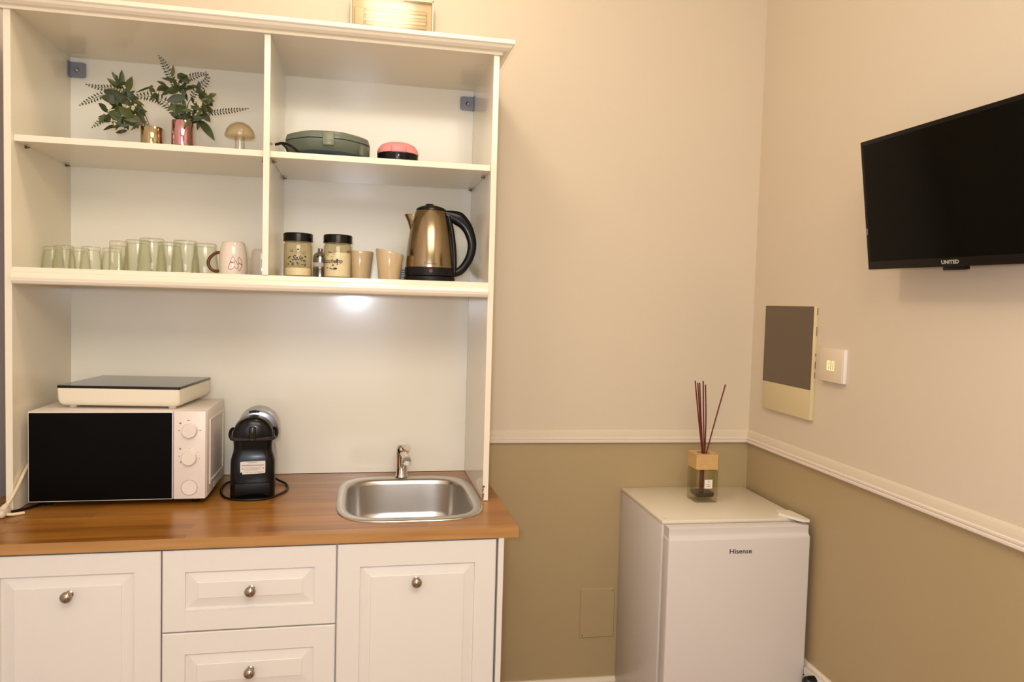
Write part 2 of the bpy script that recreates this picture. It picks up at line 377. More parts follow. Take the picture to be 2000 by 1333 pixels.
# ------------------------------------------------------------------ base cabinets
DF = -0.653; DT = 0.019; ZB = 0.105; ZD = 0.8695
def panel_front(mb, x0, x1, z0, z1, ix, iz, fl, yf=DF, th=DT):
    """raised-panel front: stiles, rails, recess groove, sloped field"""
    e = 0.0022; rec = 0.0060; rb = 0.0005
    a0, a1, c0, c1 = x0 + ix, x1 - ix, z0 + iz, z1 - iz
    def ring(xa, xb, za, zb, y): return [(xa, y, za), (xb, y, za), (xb, y, zb), (xa, y, zb)]
    R = [ring(x0, x1, z0, z1, yf + th), ring(x0, x1, z0, z1, yf + e), ring(x0 + e, x1 - e, z0 + e, z1 - e, yf)]
    vs = [p for r in R for p in r]; fs = [(0, 1, 2, 3)]
    for k in (0, 1):
        for i in range(4): j = (i + 1) % 4; fs.append((k * 4 + i, k * 4 + j, (k + 1) * 4 + j, (k + 1) * 4 + i))
    mb.add(vs, fs)
    # stiles (flush) and rails (set back a hair)
    xa, xb, za, zb = x0 + e, x1 - e, z0 + e, z1 - e
    mb.add([(xa, yf, za), (a0, yf, za), (a0, yf, zb), (xa, yf, zb)], [(0, 1, 2, 3)])
    mb.add([(a1, yf, za), (xb, yf, za), (xb, yf, zb), (a1, yf, zb)], [(0, 1, 2, 3)])
    for (q0, q1) in ((za, c0), (c1, zb)):
        mb.add([(a0, yf + rb, q0), (a1, yf + rb, q0), (a1, yf + rb, q1), (a0, yf + rb, q1)], [(0, 1, 2, 3)])
        for xx in (a0, a1): mb.add([(xx, yf, q0), (xx, yf + rb, q0), (xx, yf + rb, q1), (xx, yf, q1)], [(0, 1, 2, 3)])
    R = [ring(a0, a1, c0, c1, yf), ring(a0 + .0006, a1 - .0006, c0 + .0006, c1 - .0006, yf + rec),
         ring(a0 + .005, a1 - .005, c0 + .005, c1 - .005, yf + rec),
         ring(a0 + fl - .001, a1 - fl + .001, c0 + fl - .001, c1 - fl + .001, yf + .0018),
         ring(a0 + fl, a1 - fl, c0 + fl, c1 - fl, yf + .0004)]
    vs = [p for r in R for p in r]; fs = []
    for k in range(4):
        for i in range(4): j = (i + 1) % 4; fs.append((k * 4 + i, k * 4 + j, (k + 1) * 4 + j, (k + 1) * 4 + i))
    fs.append((16, 17, 18, 19)); mb.add(vs, fs)
def knob(x, z, parent):
    y = DF
    MB().lathe([(.0, y + .001), (.0085, y + .0005), (.0088, y - .0015), (.0055, y - .0035), (.0048, y - .009), (.0062, y - .012), (.0105, y - .0155),
                (.0128, y - .020), (.0128, y - .0245), (.0105, y - .0285), (.006, y - .031), (0, y - .0318)], x, 0, z, 24, 'y').build('knob', M_nickel, parent)
def carcass(t, x0, x1):
    q = MB()
    q.box(x0, x0 + .016, DF + DT + .001, -.02, ZB, .8735); q.box(x1 - .016, x1, DF + DT + .001, -.02, ZB, .8735)
    q.box(x0 + .016, x1 - .016, DF + DT + .001, -.02, ZB, ZB + .016); q.box(x0 + .016, x1 - .016, -.026, -.02, ZB + .016, .8735)
    q.box(x0 + .016, x1 - .016, DF + DT + .001, DF + DT + .05, .8635, .8735)
    q.build('body', M_whp, t)
    MB().box(x0, x1, -.60, -.585, 0.0, ZB).build('plinth', M_door, t)
def hollow_note(): pass
tL = thing('base_cabinet', 'white base cabinet with one raised-panel door at the left under the microwave', 'cabinet', (-.735, -.33, 0), True)
carcass(tL, -.9345, -.5362)
q = MB(); panel_front(q, -.9330, -.5374, ZB + .003, ZD, .0575, .0475, .0285); d = q.build('door', M_door, tL); knob(-.7318, .7784, d)
tM = thing('base_cabinet', 'white base cabinet with stacked raised-panel drawers in the middle', 'cabinet', (-.335, -.33, 0), True)
carcass(tM, -.5358, -.1358)
for (z0, z1, kz) in ((.6735, ZD, .7715), (.4705, .6705, .5730), (.288, .4675, .378), (ZB + .003, .285, .197)):
    q = MB(); panel_front(q, -.5342, -.1370, z0, z1, .0505, .0515, .028); d = q.build('drawer', M_door, tM); knob(-.3345, kz, d)
tR = thing('base_cabinet', 'white base cabinet with one raised-panel door at the right under the sink', 'cabinet', (.065, -.33, 0), True)
carcass(tR, -.1354, .2655)
q = MB(); panel_front(q, -.1336, .2614, ZB + .003, ZD, .0545, .0565, .027); d = q.build('door', M_door, tR); knob(.0590, .7745, d)
sp = MB().box(.2670, .2813, DF, -.02, 0.0, .8737, .0008, 1).build('end_panel', M_door, tR)
MB().box(-.952, -.9355, DF, -.02, 0.0, .8737, .0008, 1).build('end_panel', M_door, tL)

# ------------------------------------------------------------------ worktop with the sink cut-out
WX0, WX1, WY0, WY1, WZ0, WZ1 = -1.05, .318, -.6564, -.006, .8745, .8998
SCX, SCY = .056, -.328
def sup(a, b, n_, cx=SCX, cy=SCY, N=96):
    out = []
    for i in range(N):
        t_ = 2 * pi * i / N; c_, s_ = cos(t_), sin(t_)
        out.append((cx + a * copysign(abs(c_) ** (2 / n_), c_), cy + b * copysign(abs(s_) ** (2 / n_), s_)))
    return out
hole = sup(.188, .234, 4.2)
ang = [atan2(p[1] - SCY, p[0] - SCX) for p in hole]
outr = []
for a in ang:
    dx, dy = cos(a), sin(a)
    tx = (WX1 - SCX) / dx if dx > 1e-9 else ((WX0 - SCX) / dx if dx < -1e-9 else 1e9)
    ty = (WY1 - SCY) / dy if dy > 1e-9 else ((WY0 - SCY) / dy if dy < -1e-9 else 1e9)
    tt = min(tx, ty); outr.append([SCX + dx * tt, SCY + dy * tt])
for cx_, cy_ in ((WX0, WY0), (WX1, WY0), (WX0, WY1), (WX1, WY1)):
    i = min(range(len(outr)), key=lambda k: abs((atan2(cy_ - SCY, cx_ - SCX) - ang[k] + pi) % (2 * pi) - pi)); outr[i] = [cx_, cy_]
N = len(hole); vs = []
for z in (WZ1, WZ0): vs += [(p[0], p[1], z) for p in outr] + [(p[0], p[1], z) for p in hole]
q = MB(); top = []; side = []
for i in range(N):
    j = (i + 1) % N
    top += [(i, j, N + j, N + i), (2 * N + i, 2 * N + j, 3 * N + j, 3 * N + i), (N + i, N + j, 3 * N + j, 3 * N + i)]
    side.append((i, j, 2 * N + j, 2 * N + i))
b0 = len(q.v); q.v += vs
for f in top: q.f.append(f); q.mi.append(0); q.sm.append(False)
for f in side: q.f.append(f); q.mi.append(1); q.sm.append(False)
wt = q.build('worktop', [M_counter, M_edge], None, (-.33, -.33, WZ0), True)
tag(wt, 'long orange-brown butcher-block laminate worktop over the white cabinets', 'worktop')

# ------------------------------------------------------------------ sink
sk = thing('sink', 'inset stainless steel sink with rounded corners in the wooden worktop', 'sink', (SCX, SCY, .9), True)
loops = [(sup(.2035, .2505, 4.0), .9001), (sup(.2025, .2495, 4.0), .9022), (sup(.199, .246, 4.0), .9034), (sup(.182, .220, 4.2), .9030), (sup(.1785, .2125, 4.3, cy=SCY - .002), .9012),
         (sup(.1755, .2085, 4.4, cy=SCY - .003), .896), (sup(.1735, .2065, 4.5, cy=SCY - .003), .885), (sup(.168, .200, 4.6, cy=SCY - .003), .800), (sup(.162, .194, 4.6, cy=SCY - .003), .778),
         (sup(.148, .180, 4.4, cy=SCY - .003), .765), (sup(.10, .12, 3.5, cy=SCY - .003), .761), (sup(.025, .025, 2, cy=SCY - .003), .758)]
q = MB(); vs = []; fs = []
for L_, z in loops: vs += [(p[0], p[1], z) for p in L_]
for k in range(len(loops) - 1):
    for i in range(96): j = (i + 1) % 96; fs.append((k * 96 + i, k * 96 + j, (k + 1) * 96 + j, (k + 1) * 96 + i))
q.add(vs, fs, 0, True); q.build('basin', M_steel, sk, fixn=True)
MB().lathe([(0, .7600), (.008, .7605), (.02, .7602), (.026, .7600), (.0265, .7585), (.024, .757)], SCX, SCY - .003, 0, 24).build('drain', M_chrome, sk)

# ------------------------------------------------------------------ faucet
fc = thing('faucet', 'short chrome mixer tap behind the steel sink', 'faucet', (.0485, -.090, .903), True)
fx, fy = .0485, -.090
MB().lathe([(.0215, .9034), (.0215, .9060), (.0195, .909), (.0182, .912), (.0175, .945), (.0180, .965), (.0185, .976)], fx, fy, 0, 28).build('base', M_chrome, fc)
q = MB()
Mt = Matrix.Translation((fx + .001, fy, .970)) @ Matrix.Rotation(radians(5), 4, 'Y')
q.lathe([(.0180, 0), (.0205, .006), (.0215, .016), (.0212, .026), (.0180, .034), (.011, .038), (0, .039)], 0, 0, 0, 28, M=Mt)
q.build('cartridge_housing', M_chrome, fc)
q = MB(); flat_pts = smoothpath([(fx + .002, fy - .006, .982), (fx + .005, fy - .045, .984), (fx + .008, fy - .085, .984), (fx + .009, fy - .112, .980)], 5)
for a_, b_ in zip(flat_pts[:-1], flat_pts[1:]): pass
q.tube(flat_pts, [.0125] * len(flat_pts), 4 * 4)
sp_ = q.build('spout', M_chrome, fc)
MB().lathe([(0, 0), (.0100, 0), (.0105, .003), (.0105, .012)], fx + .0090, fy - .104, .9640, 20).build('aerator', mat('aerator_white', (225, 220, 212), .35), sp_)
q = MB(); q.tube(smoothpath([(fx + .003, fy + .004, .997), (fx + .009, fy - .016, 1.001), (fx + .015, fy - .042, 1.004)], 5), [.0135, .0135, .013, .013, .0125, .012, .012, .0115, .011, .0105, .0095], 14)
q.build('lever', M_chrome, fc)

# ------------------------------------------------------------------ microwave
mwv = thing('microwave', 'white microwave oven with black glass door and round dials on the worktop', 'microwave', (-.7135, -.22, .9), True)
x0, x1, yf, yb, z0, z1 = -.932, -.495, -.350, -.098, .9165, 1.1575
q = MB(); q.box(x0, x1, yf, yb, z0, z1, .003, 2); q.build('housing', M_whp, mwv)
q = MB()   # raised frame and vents on the right side
for (a, b, c, d_) in ((-.318, -.116, 1.118, 1.128), (-.318, -.116, .945, .955), (-.318, -.308, .955, 1.118), (-.126, -.116, .955, 1.118)):
    q.box(x1 - .001, x1 + .0028, a, b, c, d_, .001, 1)
for k in range(2): q.box(x1 - .001, x1 + .0015, -.26, -.14, .9255 + k * .008, .9285 + k * .008)
q.build('side_embossing', M_whp, mwv)
q = MB(); q.box(-.9335, -.5795, -.3625, -.3505, .9165, 1.1570, .003, 2); d = q.build('door', M_whp, mwv)
q = MB(); q.box(-.9305, -.5820, -.3640, -.3618, .9195, 1.1530, .0005, 1); q.build('door_glass', M_mwglass, d)
q = MB(); q.box(-.5785, -.4965, -.3620, -.3505, .9165, 1.1570, .0025, 2); cp = q.build('control_panel', M_whp, mwv)
M_mark = mat('grey_print', (120, 112, 106), .5)
q = MB()
for (kx, kz) in ((-.5373, 1.1045), (-.5379, 1.0300)):
    kn = MB().lathe([(.0205, -.3622), (.0205, -.364), (.0195, -.3665), (.0190, -.3725), (.0178, -.3745), (0, -.3748)], kx, 0, kz, 36, 'y').build('dial', M_whp, mwv)
MB().lathe([(.0200, -.3622), (.0200, -.3630), (.0190, -.3638), (.0188, -.3632), (0, -.3632)], -.5380, 0, .9475, 36, 'y').build('button', M_whp, mwv)
def mk(f): q_ = MB(); f(q_); q_.build('marking', M_mark, mwv)
for (a, b, c, d_) in ((-.5445, -.5370, 1.1312, 1.1330), (-.5665, -.5615, 1.1038, 1.1052), (-.5130, -.5080, 1.1038, 1.1052), (-.5640, -.5590, 1.1220, 1.1265)):
    mk(lambda q_: q_.box(a, b, -.3624, -.3619, c, d_))
for (a, c, r_) in [(-.5615, 1.0545, .0026), (-.5640, 1.0345, .0014), (-.5600, 1.0180, .0018)] + [(-.5379 + .0255 * cos(radians(t_)), 1.03 + .0255 * sin(radians(t_)), .0009) for t_ in (90, 55, 35, 15, -5, -22)]:
    mk(lambda q_: q_.lathe([(0, -.3625), (r_, -.3624), (r_, -.3619)], a, 0, c, 10, 'y'))
q = MB(); q.lathe([(.0206, -.3624), (.0213, -.3624), (.0213, -.3618), (.0206, -.3618), (.0206, -.3624)], -.5380, 0, .9475, 36, 'y')
q.build('marking', M_mark, mwv); mark = None
for (fx_, fy_) in ((-.90, -.32), (-.53, -.32), (-.90, -.13), (-.53, -.13)):
    MB().lathe([(.010, .9002), (.011, .903), (.012, .9168)], fx_, fy_, 0, 16).build('foot', M_blkm, mwv)
MB().box(-.925, -.50, -.342, -.11, .911, .9168).build('underside_shade', M_gdark, mwv)  # dark plate standing in for the shadow beneath the oven

# ------------------------------------------------------------------ portable hob on the microwave
hb = thing('portable_hob', 'white portable electric hob with black glass top lying on the microwave', 'hob', (-.712, -.190, 1.1576), True)
MR = rot_about((-.712, -.190, 0), -.107, 'Z')
q = MB()
poly = []
def rrect(hx, hy, r, n_=6):
    out = []
    for cx_, cy_, a0 in ((hx - r, hy - r, 0), (-hx + r, hy - r, 90), (-hx + r, -hy + r, 180), (hx - r, -hy + r, 270)):
        for k in range(n_ + 1): a = radians(a0 + 90 * k / n_); out.append((cx_ + r * cos(a), cy_ + r * sin(a)))
    return out
def loft(mb, secs, cx, cy, M=None, mi=0, smooth=True):
    n_ = len(secs[0][0]); vs = []; fs = []
    for poly_, z in secs:
        for p in poly_:
            v = Vector((cx + p[0], cy + p[1], z)); vs.append(M @ v if M else v)
    for k in range(len(secs) - 1):
        for i in range(n_): j = (i + 1) % n_; fs.append((k * n_ + i, k * n_ + j, (k + 1) * n_ + j, (k + 1) * n_ + i))
    fs.append(tuple(range(n_))[::-1]); fs.append(tuple((len(secs) - 1) * n_ + i for i in range(n_)))
    mb.add(vs, fs, mi, smooth)
loft(q, [(rrect(.146, .124, .012), 1.1650), (rrect(.153, .130, .014), 1.1668), (rrect(.1575, .1345, .012), 1.173), (rrect(.1588, .1358, .010), 1.182), (rrect(.1588, .1358, .006), 1.2125)], -.712, -.190, MR)
q.build('body', mat('cream_white_plastic', (232, 222, 198), .35), hb)
q = MB(); loft(q, [(rrect(.1592, .1362, .005), 1.2126), (rrect(.1595, .1365, .005), 1.2135), (rrect(.1595, .1365, .005), 1.2185), (rrect(.1585, .1355, .005), 1.2198)], -.712, -.190, MR)
q.build('glass_top', mat('black_ceramic_glass', (8, 8, 9), .10, spec=.5), hb)
for sx_ in (-1, 1):
    for sy_ in (-1, 1):
        q = MB(); q.lathe([(.009, 1.1577), (.010, 1.160), (.010, 1.1665)], -.712 + sx_ * .130, -.190 + sy_ * .105, 0, 18, M=MR); q.build('foot', mat('foot_white', (225, 220, 214), .4), hb)

# ------------------------------------------------------------------ pod coffee machine seen from behind
cf = thing('coffee_machine', 'small black pod coffee machine with white rear sticker beside the microwave', 'coffee machine', (-.379, -.324, .9), True)
cf.rotation_euler = (0, 0, KY + radians(5.5))
cx = -.3795
def outline(hw, r, hy, n_=5): return rrect(hw, hy, r, n_)
q = MB()
secs = [(rrect(.0585, .105, .018), .9012), (rrect(.0600, .107, .020), .904), (rrect(.0600, .107, .020), .960), (rrect(.0595, .105, .022), 1.008), (rrect(.0565, .103, .024), 1.022), (rrect(.0530, .101, .025), 1.032), (rrect(.0520, .101, .025), 1.045), (rrect(.0530, .102, .025), 1.062), (rrect(.0545, .102, .025), 1.068)]
loft(q, secs, cx, -.217); q.build('body', M_blk, cf)
q = MB()      # rear dome: half-disc with rounded edge
prof = [(0, -.322), (.030, -.321), (.046, -.317), (.0535, -.310), (.0560, -.298), (.0560, -.245)]
q.lathe(prof, cx, 0, 1.0765, 40, 'y', a0=0, a1=pi); q.build('rear_cover', M_blk, cf)
q = MB(); q.lathe([(0, -.263), (.0450, -.262), (.0575, -.260), (.0595, -.252), (.0600, -.135), (.056, -.128), (0, -.126)], cx + .011, 0, 1.0810, 40, 'y', a0=radians(-8), a1=radians(188))
q.build('chrome_hood', mat('satin_chrome', (138, 138, 146), .22, metal=1.0), cf)
q = MB(); loft(q, [(rrect(.0605, .100, .026), 1.0660), (rrect(.0630, .1025, .028), 1.0680), (rrect(.0630, .1025, .028), 1.0740), (rrect(.0605, .100, .026), 1.0765)], cx, -.219)
q.build('clip_ring', mat('dark_smoked_plastic', (46, 38, 34), .2), cf)
for sx_ in (-1, 1):
    q = MB(); q.tube(smoothpath([(cx + sx_ * .058, -.290, 1.068), (cx + sx_ * .0625, -.285, 1.076), (cx + sx_ * .0620, -.270, 1.088), (cx + sx_ * .056, -.26, 1.093)], 4), .0045, 8)
    q.build('lever_hinge', M_blkm, cf)
q = MB(); q.lathe([(0, .0), (.006, .0), (.0075, .003), (.0065, .006), (0, .0065)], cx + .001, -.268, 1.1400, 16); q.box(cx - .0135, cx + .0155, -.275, -.262, 1.1390, 1.1440, .0018, 2)
q.build('lever_catch', M_blkm, cf)
q = MB(); q.box(cx - .011, cx + .008, -.3238, -.3208, 1.068, 1.108, .006, 2); q.build('grip_recess', mat('brownish_gloss', (34, 27, 18), .2), cf)
q = MB(); sy = -.3252
q.prism([(-.4120, .9790), (-.4065, .9790), (-.4065, .9735), (-.3475, .9752), (-.3455, .9775), (-.3455, 1.0085), (-.3475, 1.0105), (-.4100, 1.0090), (-.4120, 1.0070)], sy, sy + .0012, 'y')
lb = q.build('sticker', mat('sticker_white', (214, 206, 196), .5), cf)
q = MB()
for (a, b, z, h) in ((-.3925, -.3685, 1.0065, .0012), (-.4080, -.3495, .9985, .0019), (-.4030, -.3560, .9925, .0006), (-.4030, -.3600, .9895, .0006), (-.4030, -.3560, .9868, .0006), (-.4010, -.3660, .9835, .0006), (-.4000, -.3900, .9795, .0010), (-.3860, -.3800, .9790, .0012), (-.3760, -.3700, .9790, .0010), (-.3680, -.3500, .9790, .0012)):
    q.box(a, b, sy - .0002, sy + .0002, z - h / 2, z + h / 2)
for (a, z) in ((-.4065, .9895), (-.3510, .9900)): q.box(a - .0012, a + .0012, sy - .0002, sy + .0002, z - .0018, z + .0018)
q.build('sticker_print', mat('print_grey', (112, 102, 92), .6), lb)
q = MB(); q.box(cx - .048, cx + .048, -.3246, -.3225, .918, .948, .004, 2); q.build('lower_recess', M_blkm, cf)
q = MB()
cab = smoothpath([(-.430, -.10, .906), (-.4650, -.135, .9035), (-.4690, -.230, .9035), (-.4480, -.305, .9035), (-.400, -.3345, .9035), (-.340, -.3290, .9035), (-.300, -.275, .9035), (-.2840, -.225, .9035), (-.2890, -.170, .9045), (-.312, -.128, .907), (-.328, -.122, .918)], 6)
q.tube(cab, .0033, 8); q.build('power_cord', M_blkm, cf)

# ------------------------------------------------------------------ extension lead hanging round the left side panel
M_cable = mat('cream_cable', (222, 204, 172), .45)
ld = thing('extension_lead', 'cream extension lead with socket end lying at the left foot of the shelf unit', 'cable', (-.985, -.45, .9), True)
q = MB(); q.tube(smoothpath([(-.946, -.26, 1.035), (-.9475, -.33, 1.005), (-.948, -.385, .966), (-.949, -.4105, .948), (-.953, -.4215, .936), (-.958, -.4255, .928)], 6), .0042, 8); q.build('cord', M_cable, ld)
q = MB(); Mp = Matrix.Translation((-.9645, -.4275, .9185)) @ Matrix.Rotation(radians(40), 4, 'Y')
q.lathe([(0, .018), (.0055, .017), (.0075, .008), (.0085, -.004), (.0070, -.006)], 0, 0, 0, 14, M=Mp); q.build('strain_relief', M_cable, ld)
q = MB(); q.box(-1.028, -.9500, -.456, -.408, .9004, .9215, .009, 3); q.build('socket_end', mat('beige_plug', (214, 194, 170), .4), ld)
q = MB(); q.tube(smoothpath([(-.952, -.437, .908), (-.940, -.430, .9055), (-.921, -.414, .9045)], 5), .0040, 8); q.build('cord', M_cable, ld)
q = MB(); q.tube(smoothpath([(-.900, -.30, .9048), (-.930, -.372, .9048), (-.955, -.408, .9065), (-.972, -.418, .910)], 6), .0036, 8)
pc = q.build('power_cord', M_blkm, mwv)

# ------------------------------------------------------------------ lower shelf: tumblers
ZS = 1.5309; ZM = 1.8641
M_g2 = thin_glass('tumbler_glass', (253, 254, 251), (222, 219, 205), rough=.05, ior=1.5, gain=1.4)
def tumbler(name, rb, rtp, h, label, group, rib=0.025, ribn=12, band=None):
    """inverted: mouth (rb) down on the shelf, base (rtp) up"""
    th = .0022
    pr = [(rb - th, 0.0), (rb, 0.0), (rb - (rb - rtp) * .45, h * .48)]
    if band: pr += [(rb - (rb - rtp) * .5 - .0012, h * .5)]
    pr += [(rtp + .0005, h * .90), (rtp, h * .97), (rtp - .002, h), (0, h - .001)]
    inn = [(0, h - .009), (rtp - th - .001, h - .010), (rb - (rb - rtp) * .45 - th, h * .48), (rb - th, 0.0)]
    q = MB(); q.lathe(pr + inn, 0, 0, 0, 36, rib=rib * .35, ribn=ribn)
    o = q.build(name, M_g2, None, (0, 0, 0)); o['label'] = label; o['category'] = 'glass'; o['group'] = group
    return o
G1, G2 = 'short tumblers upside down on the lower shelf', 'tall tumblers upside down on the lower shelf'
small = [((-.921, -.232), 'short clear tumbler upside down, nearest the left side panel'),
         ((-.868, -.300), 'short clear tumbler upside down in front, second from the left side panel'),
         ((-.860, -.215), 'short clear tumbler upside down, set back between two front tumblers'),
         ((-.802, -.300), 'short clear tumbler upside down in front, third along the front edge'),
         ((-.7615, -.262), 'short clear tumbler upside down at the right end of the short ones')]
g0 = tumbler('glass_tumbler', .0285, .0230, .0625, small[0][1], G1)
for i, ((x, y), lb_) in enumerate(small):
    if i == 0: g0.location = K(x, y, ZS); g0.rotation_euler = (0, 0, KY)
    else: dup(g0, (x, y, ZS), lb_, rz=i * .37)
big = [((-.6617, -.255), 'tall ribbed tumbler upside down, largest in the middle of the left bay', 1.0),
       ((-.5748, -.255), 'tall ribbed tumbler upside down in front, left of the mug with the brown handle', .975),
       ((-.7230, -.165), 'tall ribbed tumbler upside down behind, half hidden by the largest one', 1.0),
       ((-.6480, -.120), 'tall ribbed tumbler upside down at the back between the two front ones', 1.0),
       ((-.5430, -.150), 'tall ribbed tumbler upside down behind, just left of the brown mug handle', .985)]
g1 = tumbler('glass_tumbler', .0390, .0315, .0945, big[0][1], G2, rib=.05, ribn=14, band=1)
for i, ((x, y), lb_, sc) in enumerate(big):
    o = g1 if i == 0 else dup(g1, (x, y, ZS), lb_, rz=i * .5)
    if i == 0: o.location = K(x, y, ZS); o.rotation_euler = (0, 0, KY)
    o.scale = (sc, sc, sc)
q = MB(); q.lathe([(.0250, 0), (.0268, 0), (.0262, .05), (.0248, .080), (.0240, .0895), (.0225, .0912), (0, .0905), (0, .078), (.0220, .077), (.0240, .05), (.0250, 0)], 0, 0, 0, 32)
o = q.build('glass_tumbler', M_glass, None, (0, 0, 0)); o.location = K(-.7828, -.135, ZS); o.rotation_euler = (0, 0, KY)
tag(o, 'slim plain tumbler upside down with bright base, at the back of the left bay', 'glass')

# mugs
M_mug = mat('cream_glazed_mug', (222, 208, 192), .12, coat=.4)
mg = thing('mug', 'cream mug upside down with brown speckled handle and red line drawing', 'mug', (-.4478, -.25, ZS), True)
mx, my = -.4478, -.25
mprof = [(.0350, 0), (.0365, 0), (.0382, .012), (.0386, .035), (.0372, .060), (.0338, .080), (.0300, .0925), (.0270, .0945), (0, .0940), (0, .089), (.0260, .089), (.032, .070), (.0360, .040), (.0350, 0)]
q = MB(); q.lathe([(r, h + ZS) for r, h in mprof], mx, my, 0, 40); q.build('body', M_mug, mg)
q = MB(); q.tube(smoothpath([(mx - .0355, my + .002, ZS + .064), (mx - .050, my + .003, ZS + .060), (mx - .064, my + .003, ZS + .046), (mx - .068, my + .003, ZS + .032), (mx - .062, my + .003, ZS + .018), (mx - .050, my + .003, ZS + .0105), (mx - .0370, my + .002, ZS + .012)], 5), .0045, 10)
mh = q.build('handle', mat('brown_glaze', (88, 50, 20), .25, noise=.5, nscale=400), mg)
def on_cyl(cx_, cy_, r, u, z):  # u: arc length from the front (-y) towards +x
    a = u / r; return Vector((cx_ + r * sin(a), cy_ - r * cos(a), z))
q = MB()
A = [(-.004, .012), (-.0005, .021), (.006, .0395), (.014, .027), (.019, .018), (.018, .0125), (.014, .011), (.0105, .0165), (.006, .0105), (.000, .008), (-.004, .012)]
B = [(.019, .018), (.0185, .034), (.0195, .0375), (.0265, .0305), (.028, .024), (.0285, .018), (.0250, .012), (.0225, .0065), (.0200, .006), (.0180, .010), (.019, .018)]
A = [(u * 1.2 - .005, z * 1.25 + .004) for u, z in A]; B = [(u * 1.2 - .005, z * 1.25 + .004) for u, z in B]
def rmug(h):
    for (r0, h0), (r1, h1) in zip(mprof[1:7], mprof[2:8]):
        if h0 <= h <= h1: return r0 + (r1 - r0) * (h - h0) / (h1 - h0)
    return .037
for poly_ in (A, B): q.tube([on_cyl(mx, my, rmug(z) + .0003, u + .002, ZS + z) for u, z in poly_], .0007, 5)
for (a, b) in (((.001, .024), (.003, .027)), ((.003, .027), (.0035, .0235)), ((.0035, .0235), (.006, .0262)), ((.006, .0262), (.007, .023)), ((.0095, .0285), (.0095, .0225)), ((.0205, .0225), (.0225, .025)), ((.0225, .025), (.024, .0215)), ((.024, .0215), (.027, .0225)), ((.027, .0225), (.0265, .019))):
    a, b = [(u * 1.2 - .005, z * 1.25 + .004) for u, z in (a, b)]; q.tube([on_cyl(mx, my, rmug(z) + .0003, u + .002, ZS + z) for u, z in (a, b)], .0008, 5)
q.build('red_drawing', mat('red_ink', (150, 52, 44), .4), mg)
m2 = thing('mug', 'plain cream mug upside down, half hidden behind the divider', 'mug', (-.391, -.085, ZS), True)
q = MB(); q.lathe([(r * .92, h * .92 + ZS) for r, h in mprof], -.391, -.085, 0, 36); q.build('body', M_mug, m2)
q = MB(); q.tube(smoothpath([(-.380, -.052, ZS + .060), (-.378, -.034, ZS + .052), (-.378, -.026, ZS + .035), (-.379, -.036, ZS + .018), (-.380, -.051, ZS + .012)], 5), .0042, 8); q.build('handle', M_mug, m2)

